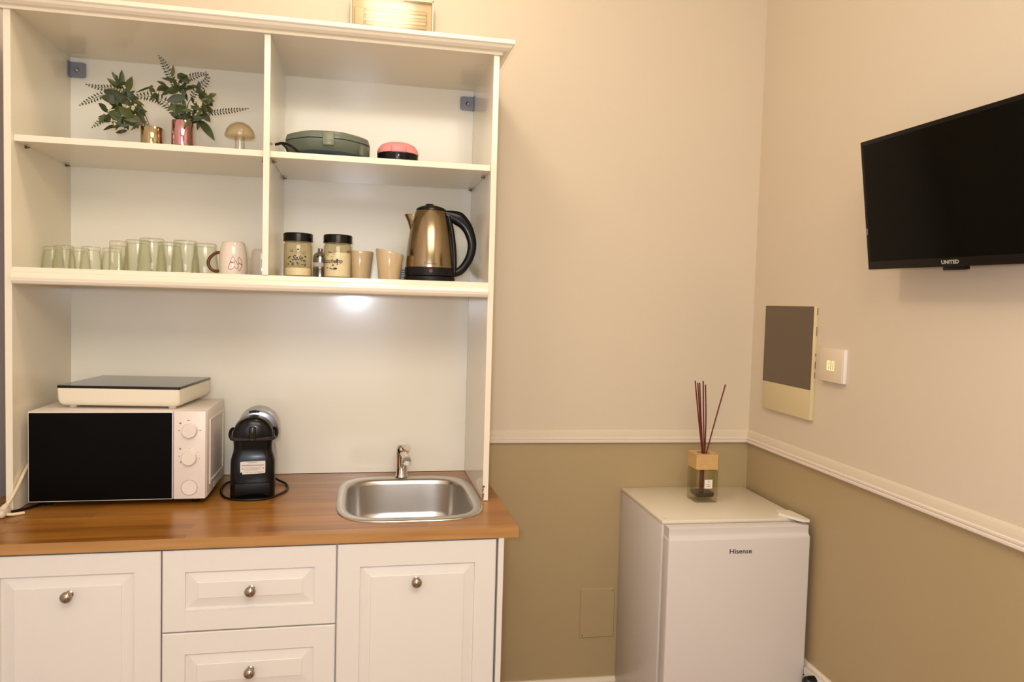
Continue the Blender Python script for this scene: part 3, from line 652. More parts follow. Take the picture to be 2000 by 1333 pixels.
# ------------------------------------------------------------------ storage jars
M_frost = thin_glass('smoky_jar_glass', (249, 246, 236), (222, 210, 186), ior=1.4)
M_salt = mat('white_powder', (248, 242, 228), .9)
M_ink = mat('jar_print_dark', (52, 30, 28), .5)
def jar(cx_, cy_, label, fill, kind):
    t = thing('storage_jar', label, 'jar', (cx_, cy_, ZS), True, 'storage jars with black lids')
    r = .0405; h = .104
    q = MB(); q.lathe([(0, .0005), (.034, 0), (.0385, .0015), (r, .005), (r, .094), (.0385, .098), (.0375, h), (.0355, h), (.0365, .096), (r - .0022, .092), (r - .0022, .006), (.034, .004), (0, .004)], cx_, cy_, ZS, 44); q.build('body', M_frost, t)
    q = MB(); hf = .004 + fill
    q.lathe([(0, .0045), (.034, .0045), (r - .0026, .0065), (r - .0026, hf - .003), (.020, hf), (0, hf + .001)], cx_, cy_, ZS, 36); q.build('contents', M_salt, t)
    q = MB(); q.lathe([(.0405, .1035), (.0418, .1035), (.0422, .106), (.0415, .1075), (.0415, .124), (.0405, .1268), (.038, .1280), (0, .1285)], cx_, cy_, ZS, 44); q.build('lid', M_blk, t)
    # printed word and pictograms wrapped round the glass
    q = MB(); cu = MB()
    def wrapped(txt, size, u0, z0, shear=.35, bold=0.0002):
        tmp = MB(); tmp.text(txt, size, Matrix.Identity(4), ext=.0001, shear=shear, bold=bold)
        cu.add([on_cyl(cx_, cy_, r + .0003 + p[2], u0 + p[0], z0 + p[1]) for p in tmp.v], tmp.f)
    def blob(u, z, w_, h_, ang_=0, n_=10):
        pts = []
        for i in range(n_):
            a = 2 * pi * i / n_; a_ = radians(ang_); ex, ez = w_ * cos(a), h_ * sin(a)
            pts.append(on_cyl(cx_, cy_, r + .0004, u + ex * cos(a_) - ez * sin(a_), z + ex * sin(a_) + ez * cos(a_)))
        cu.add(pts, [tuple(range(n_))])
    def ringp(u, z, w_, h_, n_=12):
        cu.tube([on_cyl(cx_, cy_, r + .0003, u + w_ * cos(2 * pi * i / n_), z + h_ * sin(2 * pi * i / n_)) for i in range(n_ + 1)], .0004, 4)
    Z = ZS
    if kind == 'Sale':
        wrapped('Sale', .0195, .001, Z + .0545)
        blob(-.023, Z + .056, .0075, .0018, 38)
        ringp(-.016, Z + .076, .0045, .0035); ringp(-.015, Z + .0735, .005, .0012); ringp(-.001 + .004, Z + .0745, .005, .004); blob(.0035, Z + .080, .003, .0018)
        ringp(.021, Z + .070, .004, .0045); blob(.0245, Z + .060, .003, .0025); blob(.021, Z + .0485, .006, .0013, 12); blob(.023, Z + .0455, .005, .0011, -10)
        blob(-.026, Z + .037, .0035, .0018, -10); blob(-.0185, Z + .044, .0018, .003, 60); ringp(-.0115, Z + .0375, .0032, .0055); blob(-.0115, Z + .0375, .0018, .0040)
        ringp(.0035, Z + .0345, .0028, .0028); blob(.002, Z + .0405, .0022, .0045, 25); blob(.016, Z + .036, .004, .0009, 15); blob(.024, Z + .036, .0016, .0055, -25)
    else:
        wrapped('Zucchero', .0180, -.021, Z + .0500)
        blob(.0005, Z + .0505, .0030, .0075); blob(.0005, Z + .041, .0022, .0018)
        ringp(-.010, Z + .072, .003, .0035); blob(-.022, Z + .075, .0075, .0013, -15); ringp(-.030, Z + .071, .003, .004)
        cu.tube([on_cyl(cx_, cy_, r + .0003, u, Z + z) for u, z in ((-.020, .061), (-.018, .064), (-.015, .0615), (-.012, .0645), (-.009, .062))], .0004, 4)
        blob(-.012, Z + .038, .0025, .0025); blob(-.0055, Z + .0285, .0062, .0030, 10); blob(-.0195, Z + .029, .004, .0012, -15); blob(-.0145, Z + .0265, .0028, .0010, -10); blob(-.030, Z + .030, .003, .0015)
    cu.build('printed_word', M_ink, t)
    return t
jar(-.2715, -.235, 'glass jar printed Sale, about a quarter full of salt, beside the divider', .026, 'Sale')
jar(-.1590, -.235, 'glass jar printed Zucchero, mostly full of sugar, next to the beige cups', .074, 'Z')

# little silver shaker between the jars
tn = thing('metal_shaker', 'small silver metal shaker with domed top between the two jars', 'shaker', (-.2130, -.150, ZS), True)
sx0, sy0 = -.2130, -.150
q = MB(); q.lathe([(.0215, 0), (.0225, .001), (.0225, .006), (.0215, .007), (.0215, .030), (.0222, .031), (.0222, .034), (.0215, .035), (.0215, .052)], sx0, sy0, ZS, 32); q.build('body', mat('brushed_tin', (188, 184, 182), .25, metal=1.0), tn)
q = MB(); q.lathe([(.0228, .0525), (.0230, .054), (.0230, .064), (.0205, .072), (.0150, .0785), (.0095, .081), (.0080, .083), (.0085, .090), (.0070, .0925), (0, .093)], sx0, sy0, ZS, 32); q.build('lid', mat('brushed_tin', (188, 184, 182)), tn)
q = MB(); q.lathe([(.0220, .0365), (.0220, .0495)], sx0, sy0, ZS, 28, smooth=True, a0=radians(200), a1=radians(340)); q.build('band_label', mat('paper_label', (216, 206, 200), .5), tn)

# beige cups
M_cup = mat('beige_glazed_cup', (192, 168, 130), .15, coat=.5)
def cup(cx_, cy_, rt_, rb_, h, label, slope):
    q = MB(); pr = [(rb_ - .003, 0), (rb_, .001), (rb_ + .002, .006), (rb_ + (rt_ - rb_) * .55, h * .5), (rt_, h - .003), (rt_ - .0012, h), (rt_ - .003, h - .002), (rb_ + (rt_ - rb_) * .5 - .003, h * .5), (rb_ - .003, .006), (0, .005)]
    q.lathe(pr, 0, 0, 0, 40)
    q.v = [(x + cx_, y + cy_, z * (1 - slope * x / rt_) + ZS) for x, y, z in q.v]
    o = q.build('cup', M_cup, None, (cx_, cy_, ZS), True); tag(o, label, 'cup', 'beige handleless cups')
cup(-.0945, -.20, .0400, .0290, .0850, 'beige handleless cup with level rim next to the Zucchero jar', .0)
cup(-.0090, -.262, .0410, .0300, .0840, 'beige cup with rim sloping down towards the kettle', .10)
q = MB(); q.box(.022, .048, -.165, -.150, ZS, ZS + .040, .002, 2)
for k in range(5): q.box(.0225, .0475, -.1655, -.1650, ZS + .006 + k * .007, ZS + .0085 + k * .007, mi=1)
o = q.build('packet', [mat('pale_blue_paper', (196, 206, 222), .5), mat('blue_print', (96, 112, 138), .5)], None, None, True); tag(o, 'small pale blue striped packet behind the kettle and cup', 'packet')

# ------------------------------------------------------------------ kettle
kt = thing('kettle', 'steel electric kettle with painted-in warm reflections, black handle and black base', 'kettle', (.1105, -.25, ZS), True)
kx, ky = .1105, -.25
q = MB(); q.lathe([(.066, .0), (.0755, .001), (.0760, .010), (.0745, .0145), (.070, .016)], kx, ky, ZS, 48); q.build('power_base', M_blkm, kt)
q = MB(); q.lathe([(.068, .0165), (.0735, .0175), (.0742, .022), (.0738, .0405), (.0725, .0415)], kx, ky, ZS, 48); q.build('lower_band', M_blkm, kt)
body = [(.0722, .0415), (.0725, .046), (.0718, .060), (.0695, .090), (.0660, .120), (.0610, .150), (.0545, .180), (.0490, .198), (.0445, .2095), (.0420, .2105)]
q = MB(); q.lathe(body, kx, ky, ZS, 56); q.build('body', M_warm_steel, kt)
q = MB(); q.lathe([(.0428, .2095), (.0445, .2110), (.0440, .2155), (.0400, .2190), (.0300, .2230), (.0180, .2260), (.0100, .2270), (0, .2275)], kx + .0005, ky, ZS, 40)
q.lathe([(.012, .226), (.013, .2290), (.009, .2310), (0, .2315)], kx - .004, ky, ZS, 20)
q.build('lid', M_blk, kt)
# spout: wedge on the left
q = MB()
spt = []
for (zz, rx_, xo) in ((.122, .004, .0655), (.150, .0130, .0640), (.175, .0175, .0655), (.1965, .0200, .0690), (.1975, .0195, .0685)):
    ring_ = []
    for i in range(9):
        a = pi * i / 8
        ring_.append(Vector((kx - (xo - .020) - .0255 * sin(a) * (rx_ / .020) - (.004 if zz > .19 else 0), ky + (-rx_ * cos(a)), ZS + zz)))
    spt.append(ring_)
vs = [p for r_ in spt for p in r_]; fs = []
for k in range(len(spt) - 1):
    for i in range(8): fs.append((k * 9 + i, k * 9 + i + 1, (k + 1) * 9 + i + 1, (k + 1) * 9 + i))
q.add(vs, fs, 0, True); q.build('spout', M_warm_steel, kt)
# handle: thick curved loop on the right
def flat_tube(mb, pts, ws, ds, n_=14):
    pts = [Vector(p) for p in pts]; vs = []; fs = []
    for i, p in enumerate(pts):
        t_ = (pts[min(i + 1, len(pts) - 1)] - pts[max(i - 1, 0)]).normalized(); b_ = Vector((0, 1, 0)); a_ = t_.cross(b_).normalized()
        for k in range(n_):
            an = 2 * pi * k / n_; ca, sa = cos(an), sin(an)
            vs.append(p + a_ * copysign(abs(ca) ** .7, ca) * ws[i] + b_ * copysign(abs(sa) ** .7, sa) * ds[i])
    for i in range(len(pts) - 1):
        for k in range(n_): fs.append((i * n_ + k, i * n_ + (k + 1) % n_, (i + 1) * n_ + (k + 1) % n_, (i + 1) * n_ + k))
    fs.append(tuple(range(n_))[::-1]); fs.append(tuple((len(pts) - 1) * n_ + k for k in range(n_)))
    mb.add(vs, fs, 0, True)
hp = smoothpath([(kx + .040, ky, ZS + .207), (kx + .062, ky, ZS + .199), (kx + .085, ky, ZS + .191), (kx + .105, ky, ZS + .173), (kx + .118, ky, ZS + .150), (kx + .1265, ky, ZS + .118), (kx + .1225, ky, ZS + .085), (kx + .110, ky, ZS + .058), (kx + .092, ky, ZS + .036), (kx + .068, ky, ZS + .024)], 5)
nH = len(hp); wsl = []
keyw = [.008, .018, .0215, .0175, .0150, .0135, .0130, .0125, .0125, .0095]
for i in range(nH):
    f_ = i / 5.0; k_ = min(int(f_), 8); wsl.append(keyw[k_] + (keyw[k_ + 1] - keyw[k_]) * (f_ - k_))
q = MB(); flat_tube(q, hp, wsl, [.0125] * nH)
q.build('handle', M_blk, kt)
q = MB(); st = smoothpath([(kx + .0530, ky, ZS + .196), (kx + .0640, ky, ZS + .150), (kx + .0700, ky, ZS + .110), (kx + .0730, ky, ZS + .070), (kx + .0735, ky, ZS + .026)], 5)
flat_tube(q, st, [.0075] * len(st), [.0150] * len(st)); q.build('handle_spine', M_blk, kt)
q = MB(); tmp = MB(); tmp.text('Clatronic', .0098, Matrix.Identity(4), ext=.0001, bold=.0002)
# the lettering is worn and partly lost in the highlight
q.add([on_cyl(kx, ky, .0722 + p[2], p[0] - .004, ZS + .0505 + p[1]) for p in tmp.v], tmp.f); q.build('lettering', mat('dark_print', (70, 48, 26), .4), kt)
q = MB(); q.lathe([(0, 0), (.0052, 0), (.0052, .0008)], 0, 0, 0, 20, M=Matrix.Translation((kx - .003, ky - .0743, ZS + .0300)) @ Matrix.Rotation(pi / 2, 4, 'X')); q.build('red_emblem', mat('red_emblem', (120, 22, 20), .4), kt)
q = MB(); q.box(kx - .0625, kx - .0585, ky - .034, ky - .030, ZS + .060, ZS + .108, .0015, 2); q.build('level_window', mat('dark_window', (44, 34, 18), .2), kt)

# ------------------------------------------------------------------ waffle maker and pink maker on the middle shelf
M_sage = mat('grey_green_plastic', (104, 112, 98), .25, spec=.5)
M_blue = mat('blue_grey_underside', (58, 74, 82), .45)
wf = thing('waffle_maker', 'round grey-green waffle maker lying closed on the middle shelf', 'waffle maker', (-.190, -.225, ZM), True)
wx, wy, R_ = -.1915, -.215, .121
def lathe_ell(mb, prof, n_=8, ph=radians(22.5), mi=0, smooth=False, sub=6):
    """polygonal (softly cornered) lathe"""
    vs = []; fs = []; N_ = n_ * sub
    for r, h in prof:
        for i in range(N_):
            a = 2 * pi * i / N_ + ph
            seg = (a - ph) % (2 * pi / n_) - pi / n_
            k = .5 * (cos(pi / n_) / cos(seg)) + .5
            vs.append((wx + r * k * cos(a), wy + r * k * sin(a), h + ZM))
    for j in range(len(prof) - 1):
        for i in range(N_): k = (i + 1) % N_; fs.append((j * N_ + i, j * N_ + k, (j + 1) * N_ + k, (j + 1) * N_ + i))
    fs.append(tuple(range(N_))[::-1]); fs.append(tuple((len(prof) - 1) * N_ + i for i in range(N_)))
    mb.add(vs, fs, mi, smooth)
q = MB(); lathe_ell(q, [(.088, .0140), (.104, .020), (.114, .030), (.121, .040), (.1245, .0500), (.1250, .0535)], smooth=True); q.build('lower_shell', M_sage, wf)
q = MB(); lathe_ell(q, [(.050, .010), (.092, .0115), (.1065, .0195), (.1085, .0235), (.1040, .0240)], smooth=True); q.build('underside', M_blue, wf)
q = MB(); lathe_ell(q, [(.1225, .0535), (.1225, .0560)]); q.build('seam', M_gdark, wf)
q = MB(); lathe_ell(q, [(.1250, .0560), (.1250, .0610), (.1215, .0715), (.112, .0765), (.070, .0800), (.0, .0810)], smooth=True); q.build('upper_shell', M_sage, wf)
q = MB(); q.box(wx - .016 + .006, wx + .016 + .006, wy - R_ - .007, wy - R_ + .012, .034 + ZM, .071 + ZM, .004, 2); q.build('latch', mat('latch_green', (118, 122, 96), .3), wf)
q = MB(); Mh = rot_about((wx, wy, 0), radians(-28), 'Z'); q.box(wx + R_ - .010, wx + R_ + .004, wy - .022, wy + .022, .020 + ZM, .050 + ZM, .004, 2, M=Mh); q.build('hinge', M_sage, wf)
for a in (30, 150, 270):
    q = MB(); q.lathe([(.010, .0002), (.011, .004), (.011, .0120)], wx + .062 * cos(radians(a)), wy + .062 * sin(radians(a)), ZM, 16); q.build('foot', M_blkm, wf)
q = MB()
q.tube(smoothpath([(-.330, -.300, ZM + .034), (-.308, -.318, ZM + .035), (-.285, -.330, ZM + .026), (-.262, -.322, ZM + .010), (-.235, -.330, ZM + .0042), (-.180, -.338, ZM + .0042), (-.120, -.335, ZM + .0042)], 6), .0038, 8)
q.tube(smoothpath([(-.312, -.318, ZM + .034), (-.300, -.325, ZM + .022), (-.292, -.335, ZM + .0042)], 6), .0030, 8)
q.build('power_cord', M_blkm, wf)

pk = thing('mini_maker', 'small round pink-topped snack maker with black base on the middle shelf', 'snack maker', (.010, -.24, ZM), True)
px_, py_ = .0095, -.245
q = MB(); q.lathe([(.046, .0004), (.052, .002), (.057, .010), (.0595, .024), (.060, .0355), (.058, .0365)], px_, py_, ZM, 44); q.build('base', M_blk, pk)
q = MB(); q.lathe([(.0605, .0370), (.0605, .0420), (.0575, .052), (.050, .062), (.036, .0685), (.018, .0715), (0, .072)], px_, py_, ZM, 44); q.build('lid', mat('pink_plastic', (230, 146, 142), .3), pk)
q = MB(); q.box(px_ - .022, px_ + .022, py_ - .0660, py_ - .046, ZM + .0350, ZM + .0545, .003, 2); q.build('handle_tab', mat('pink_plastic_tab', (214, 132, 132), .35), pk)
q = MB(); q.lathe([(0, 0), (.0022, 0), (.0022, .0006)], 0, 0, 0, 12, M=Matrix.Translation((px_, py_ - .0597, ZM + .0265)) @ Matrix.Rotation(pi / 2, 4, 'X')); q.build('indicator_lamp', mat('lamp_grey', (190, 186, 180), .3), pk)
q = MB(); q.tube(smoothpath([(px_ - .056, py_ - .02, ZM + .006), (-.075, -.285, ZM + .0038), (-.095, -.300, ZM + .0038), (-.108, -.318, ZM + .0038)], 5), .0032, 8); q.build('power_cord', M_blkm, pk)

# ------------------------------------------------------------------ glass mushroom
ms = thing('glass_mushroom', 'amber-tinted glass mushroom ornament beside the plants', 'ornament', (-.4380, -.22, ZM), True)
gx, gy = -.4380, -.22
M_amber = thin_glass('amber_glass', (253, 248, 239), (234, 220, 200), .1, ior=1.6, gain=1.5)
q = MB(); q.lathe([(0, .0015), (.0130, .0008), (.0160, .003), (.0158, .012), (.0140, .030), (.0128, .050), (.0128, .060), (.0112, .060), (.0112, .050), (.0124, .030), (.0140, .012), (.0, .006)], gx, gy, ZM, 32); q.build('stem', M_glass, ms)
q = MB(); q.lathe([(.0128, .0605), (.022, .0600), (.0385, .0610), (.0415, .0640), (.0410, .0710), (.0365, .0840), (.0270, .0960), (.0150, .1030), (0, .1050), (0, .1030), (.0145, .1008), (.0260, .0940), (.0350, .0830), (.0392, .0710), (.0380, .0650), (.0220, .0625), (.0128, .0625)], gx, gy, ZM, 40); q.build('cap', M_amber, ms)

# ------------------------------------------------------------------ artificial plants
M_leafA = mat('leaf_dark_green', (52, 62, 28), .45, noise=.35, nscale=30)
M_leafB = mat('leaf_mid_green', (74, 84, 36), .45, noise=.3, nscale=30)
M_leafC = mat('leaf_olive', (90, 80, 44), .5, noise=.3, nscale=30)
M_fern = mat('fern_green', (44, 52, 28), .5, noise=.2, nscale=40)
M_stem = mat('stem_green', (70, 80, 38), .5)
M_flow = mat('cream_flower', (214, 200, 156), .6)
F = [[(-.6079, 2.0466), (-.6127, 2.0639), (-.6248, 2.0881), (-.6369, 2.1122), (-.6476, 2.1283)],
     [(-.5934, 2.0427), (-.5767, 2.072), (-.5574, 2.0813), (-.5405, 2.0874), (-.5235, 2.0888)],
     [(-.5643, 2.0198), (-.5523, 2.0411), (-.533, 2.0554), (-.5185, 2.0745), (-.5215, 2.089)],
     [(-.5398, 1.9784), (-.5203, 1.9824), (-.4786, 1.9895), (-.4466, 1.9946), (-.4106, 2.0005)],
     [(-.6003, 1.9661), (-.6244, 1.9972), (-.6484, 2.0129), (-.6769, 2.0182), (-.7029, 2.0156), (-.7194, 2.0122)],
     [(-.7265, 2.0191), (-.7546, 2.0318), (-.7918, 2.0307), (-.8126, 2.0324), (-.831, 2.0353)],
     [(-.7592, 2.0164), (-.7895, 2.0115), (-.8149, 1.997), (-.8287, 1.9872), (-.8437, 1.9761)],
     [(-.7592, 1.959), (-.7894, 1.9467), (-.8034, 1.9331), (-.8161, 1.921)]]
FLEN = [.0102, .0100, .0108, .0080, .0140, .0085, .0095, .0085]
L = [(-.6246, 2.0452, -.658, 2.0499, .0214), (-.658, 2.0424, -.7077, 2.0232, .0083), (-.6008, 2.0649, -.6367, 2.0644, .0095), (-.5936, 2.0731, -.6033, 2.0862, .0119), (-.5157, 2.0237, -.4937, 2.0332, .0143), (-.547, 1.9676, -.5014, 1.9081, .0226), (-.5279, 2.0227, -.5082, 2.0038, .0214), (-.5399, 1.9911, -.5202, 1.9671, .019), (-.5886, 2.0432, -.627, 2.0273, .0261), (-.5764, 2.0188, -.6245, 2.0048, .0261), (-.5884, 1.9924, -.622, 1.9847, .0214), (-.5521, 2.0004, -.5081, 1.9936, .0285), (-.5645, 2.0553, -.5888, 2.0836, .019), (-.5762, 1.973, -.6004, 1.9965, .0261), (-.564, 1.9586, -.535, 1.9864, .0261), (-.593, 1.9616, -.6171, 1.9749, .0143), (-.5523, 2.0385, -.5231, 2.0359, .0214), (-.579, 2.044, -.5549, 2.0561, .019), (-.5809, 1.9574, -.5883, 1.9873, .0238), (-.5351, 2.0119, -.4985, 2.0149, .0166),
     (-.7452, 2.0338, -.7786, 2.0527, .0166), (-.7441, 2.0389, -.7418, 2.0823, .0143), (-.7347, 2.0235, -.7125, 2.0629, .0202), (-.7802, 1.9723, -.8045, 1.9904, .0143), (-.7405, 2.0155, -.7941, 2.026, .0238), (-.7405, 1.9955, -.7918, 2.0013, .0261), (-.7217, 1.9869, -.7546, 2.0168, .0261), (-.7076, 1.9981, -.7265, 2.0267, .019), (-.7264, 1.9615, -.7639, 1.9836, .0261), (-.7405, 1.9754, -.7778, 1.9925, .0214), (-.7075, 1.9529, -.7405, 1.9754, .0261), (-.7404, 1.9504, -.7732, 1.9629, .0238), (-.6886, 1.9644, -.7029, 1.9985, .0166), (-.6791, 1.9348, -.6981, 1.9888, .0119), (-.6838, 1.9345, -.7217, 1.9619, .0214), (-.6957, 1.9437, -.7404, 1.9454, .019), (-.7591, 1.9364, -.7929, 1.9177, .0119), (-.7708, 1.9531, -.7941, 1.9588, .019), (-.7217, 2.007, -.6982, 2.0089, .0166), (-.7404, 1.9303, -.7498, 1.912, .0095), (-.7123, 1.9751, -.6863, 1.9746, .0166), (-.7545, 1.9944, -.7405, 2.018, .019)]
FL = [(-.5371, 2.0139), (-.5346, 1.9991), (-.5322, 1.9894), (-.5441, 2.0034), (-.7259, 1.9765), (-.7167, 1.9748), (-.696, 1.9813), (-.7029, 1.9759), (-.7555, 1.9375), (-.7498, 1.9257), (-.7624, 1.9614), (-.5822, 2.0449), (-.7237, 2.0256)]
def leaf_mesh(b, t_, w_, rnd):
    b = Vector(b); t_ = Vector(t_); ax = t_ - b; ln = ax.length; ax.normalize()
    nrm = Vector((rnd.uniform(-.5, .5), -1, rnd.uniform(-.4, .6))); nrm = (nrm - ax * nrm.dot(ax)).normalized(); sd = ax.cross(nrm)
    q = MB(); vs = []; fs = []; K_ = 8; curl = rnd.uniform(-.08, .16) * ln
    for i in range(K_ + 1):
        f_ = i / K_; wd = w_ * .5 * (sin(pi * min(1, f_ * 1.02) ** .85) ** .75 if 0 < f_ < 1 else 0.03)
        c_ = b + ax * ln * f_ + nrm * curl * sin(pi * f_)
        vs += [c_ - sd * wd + nrm * wd * .25, c_, c_ + sd * wd + nrm * wd * .25]
    for i in range(K_):
        a = i * 3; fs += [(a, a + 1, a + 4, a + 3), (a + 1, a + 2, a + 5, a + 4)]
    nv = len(vs); vs += [v - nrm * .0005 for v in vs]
    fs += [tuple(nv + i for i in reversed(f_)) for f_ in fs]
    q.add(vs, fs, 0, True); return q
def frond_mesh(pts, ln, rnd, yoff):
    base = [Vector((x, -.24 + yoff[0] + (yoff[1] - yoff[0]) * i / (len(pts) - 1), z)) for i, (x, z) in enumerate(pts)]
    P = smoothpath(base, 8); q = MB(); q.tube(P, [.0009 - .0005 * i / len(P) for i in range(len(P))], 5)
    tot = sum((P[i + 1] - P[i]).length for i in range(len(P) - 1)); nL = int(tot / max(.0076, ln * .62)); acc = 0; idx = 0
    for k in range(1, nL + 1):
        tgt = tot * k / nL
        while idx < len(P) - 2 and acc + (P[idx + 1] - P[idx]).length < tgt: acc += (P[idx + 1] - P[idx]).length; idx += 1
        d_ = (P[idx + 1] - P[idx]); c_ = P[idx] + d_.normalized() * (tgt - acc); d_.normalize()
        sd = d_.cross(Vector((0, -1, 0))).normalized(); f_ = k / nL
        l_ = ln * 1.1 * (.75 + .5 * sin(pi * f_) - .55 * f_ ** 3)
        for s_ in (-1, 1):
            dr = (sd * s_ + d_ * .30 + Vector((0, rnd.uniform(-.2, .2), 0))).normalized(); w_ = .0025
            a, b_, c2, e_ = c_, c_ + dr * l_ * .5 + d_ * w_, c_ + dr * l_, c_ + dr * l_ * .5 - d_ * w_
            vs = [a, b_, c2, e_]; vs += [v + Vector((0, .0005, 0)) for v in vs]
            q.add(vs, [(0, 1, 2, 3), (7, 6, 5, 4), (0, 1, 5, 4), (1, 2, 6, 5), (2, 3, 7, 6), (3, 0, 4, 7)])
    return q
def plant(cx_, cy_, h, r, potm, label, leaves, fronds, flowers, seed, stems):
    t = thing('potted_plant', label, 'plant', (cx_, cy_, ZM), True); rnd = random.Random(seed)
    q = MB(); q.lathe([(0, .0005), (r - .001, .0003), (r, .0015), (r, h - .001), (r - .0006, h), (r - .0016, h - .001), (r - .0018, .010), (0, .010)], cx_, cy_, ZM, 44); q.build('pot', potm, t)
    q = MB(); q.lathe([(0, h - .016), (r - .0020, h - .017), (r - .0020, .0102)], cx_, cy_, ZM, 24); q.build('filler', mat('moss_filler', (60, 62, 34), .9), t)
    q = MB()
    for (x, z) in stems:
        q.tube(smoothpath([(cx_ + rnd.uniform(-.012, .012), cy_ + rnd.uniform(-.01, .01), ZM + h - .018), ((cx_ + x) / 2 + rnd.uniform(-.004, .004), cy_ + rnd.uniform(-.02, .01), (ZM + h + z) / 2), (x, -.24 + rnd.uniform(-.03, .03), z)], 5), .0011, 6)
    q.build('stem', M_stem, t)
    for (x0_, z0_, x1_, z1_, w_) in leaves:
        y0_ = -.24 + rnd.uniform(-.028, .028)
        lm = leaf_mesh((x0_, y0_, z0_), (x1_, y0_ + rnd.uniform(-.022, .012), z1_), w_ * .98, rnd)
        lm.build('leaf', rnd.choice([M_leafA, M_leafA, M_leafB, M_leafC]), t)
    # short inner leaves filling the heart of the bunch
    for k in range(60):
        (x0_, z0_, x1_, z1_, w_) = rnd.choice(leaves); f_ = rnd.uniform(0, .9)
        bx, bz = x0_ + (x1_ - x0_) * f_ * .3, z0_ + (z1_ - z0_) * f_ * .3; a = rnd.uniform(0, 2 * pi); l_ = rnd.uniform(.020, .036)
        by = -.24 + rnd.uniform(-.035, .045)
        leaf_mesh((bx, by, bz), (bx + l_ * cos(a), by + rnd.uniform(-.012, .012), bz + l_ * sin(a)), .0105, rnd).build('leaf', rnd.choice([M_leafA, M_leafA, M_leafB]), t)
    for i in fronds:
        frond_mesh(F[i], FLEN[i], rnd, (0, rnd.uniform(-.03, .0))).build('fern_frond', M_fern, t)
    for (x, z) in flowers:
        q = MB()
        for k in range(6):
            a = rnd.uniform(0, 2 * pi); rr = rnd.uniform(0, .004); bm = bmesh.new(); bmesh.ops.create_icosphere(bm, subdivisions=1, radius=rnd.uniform(.0014, .0026))
            q.bm(bm, 0, True, Matrix.Translation((x + rr * cos(a), -.288 + rnd.uniform(-.003, .003), z + rr * sin(a) * 1.3)))
        q.build('flower_cluster', M_flow, t)
M_potg = mat('gold_mirror_pot', (184, 168, 128), .12, metal=1.0, aniso=.5)
M_potp = mat('pink_gold_mirror_pot', (206, 156, 160), .12, metal=1.0, aniso=.5)
plant(-.6665, -.24, .0680, .0290, M_potg, 'artificial fern and leaf plant leaning left in a short gold mirrored pot', L[20:], (5, 6, 7), FL[4:11] + [FL[12]], 11, [(-.700, 1.985), (-.72, 1.995), (-.735, 1.97), (-.745, 1.95), (-.71, 1.97), (-.735, 2.02)])
plant(-.5870, -.24, .0915, .0290, M_potp, 'artificial fern and leaf plant in a taller pink mirrored pot', L[:20], (0, 1, 2, 3, 4), FL[:4] + [FL[11]], 5, [(-.60, 2.03), (-.59, 2.05), (-.56, 2.03), (-.545, 1.99), (-.607, 1.98), (-.57, 2.0)])

# ------------------------------------------------------------------ emergency light above the unit
el = thing('emergency_light', 'rectangular emergency light with clear cover on the wall above the shelf unit', 'emergency light', (-.006, 0, 2.318))
ex0, ex1, ez0, ez1 = -.137, .1245, 2.318, 2.4355
q = MB()
q.box(ex0 + .004, ex1 - .004, -.036, 0, ez0 + .003, ez1 - .003, .002, 1); q.build('housing', mat('cream_housing', (206, 192, 170), .35), el)
q = MB()
for (a, b, c, d_) in ((ex0, ex0 + .005, ez0, ez1), (ex1 - .005, ex1, ez0, ez1), (ex0, ex1, ez0, ez0 + .005), (ex0, ex1, ez1 - .005, ez1)): q.box(a, b, -.052, -.0365, c, d_, .001, 1)
q.build('frame', mat('cream_frame', (216, 204, 184), .35), el)
q = MB()   # ribbed reflector
for k in range(3):
    z = 2.352 + k * .022
    q.lathe([(.0085, ex0 + .048), (.0085, ex1 - .022)], 0, -.038, z, 16, 'x', a0=radians(90), a1=radians(270))
q.box(ex0 + .012, ex0 + .042, -.044, -.037, 2.345, 2.400, .002, 1)
q.build('reflector', mat('cream_reflector', (196, 182, 156), .25), el)
for k in range(2):
    z = 2.362 + k * .021
    q = MB(); q.lathe([(0, ex0 + .046), (.0055, ex0 + .046), (.0058, ex1 - .024), (0, ex1 - .024)], 0, -.044, z, 14, 'x'); q.build('tube', mat('tube_white', (216, 208, 194), .2), el)
q = MB(); q.box(.010, .030, -.0533, -.0530, 2.3300, 2.3318)
q.box(.036, .100, -.0533, -.0530, 2.3305, 2.3312); q.box(.036, .104, -.0533, -.0530, 2.3275, 2.3281)
q.lathe([(0, -.0533), (.0015, -.0531)], .052, 0, 2.402, 10, 'y'); q.lathe([(0, -.0533), (.0015, -.0531)], -.092, 0, 2.392, 10, 'y'); q.lathe([(0, -.0533), (.0015, -.0531)], .103, 0, 2.366, 10, 'y')
q.box(.03, .10, -.0533, -.0530, 2.4255, 2.4268)
q.build('small_print', mat('brown_print', (128, 106, 78), .5), el)
q = MB(); q.box(ex0 + .005, ex1 - .005, -.0528, -.0512, ez0 + .005, ez1 - .005, .0006, 1); q.build('clear_cover', thin_glass('clear_cover', (250, 246, 236), (236, 228, 206), .14, ior=1.3), el)

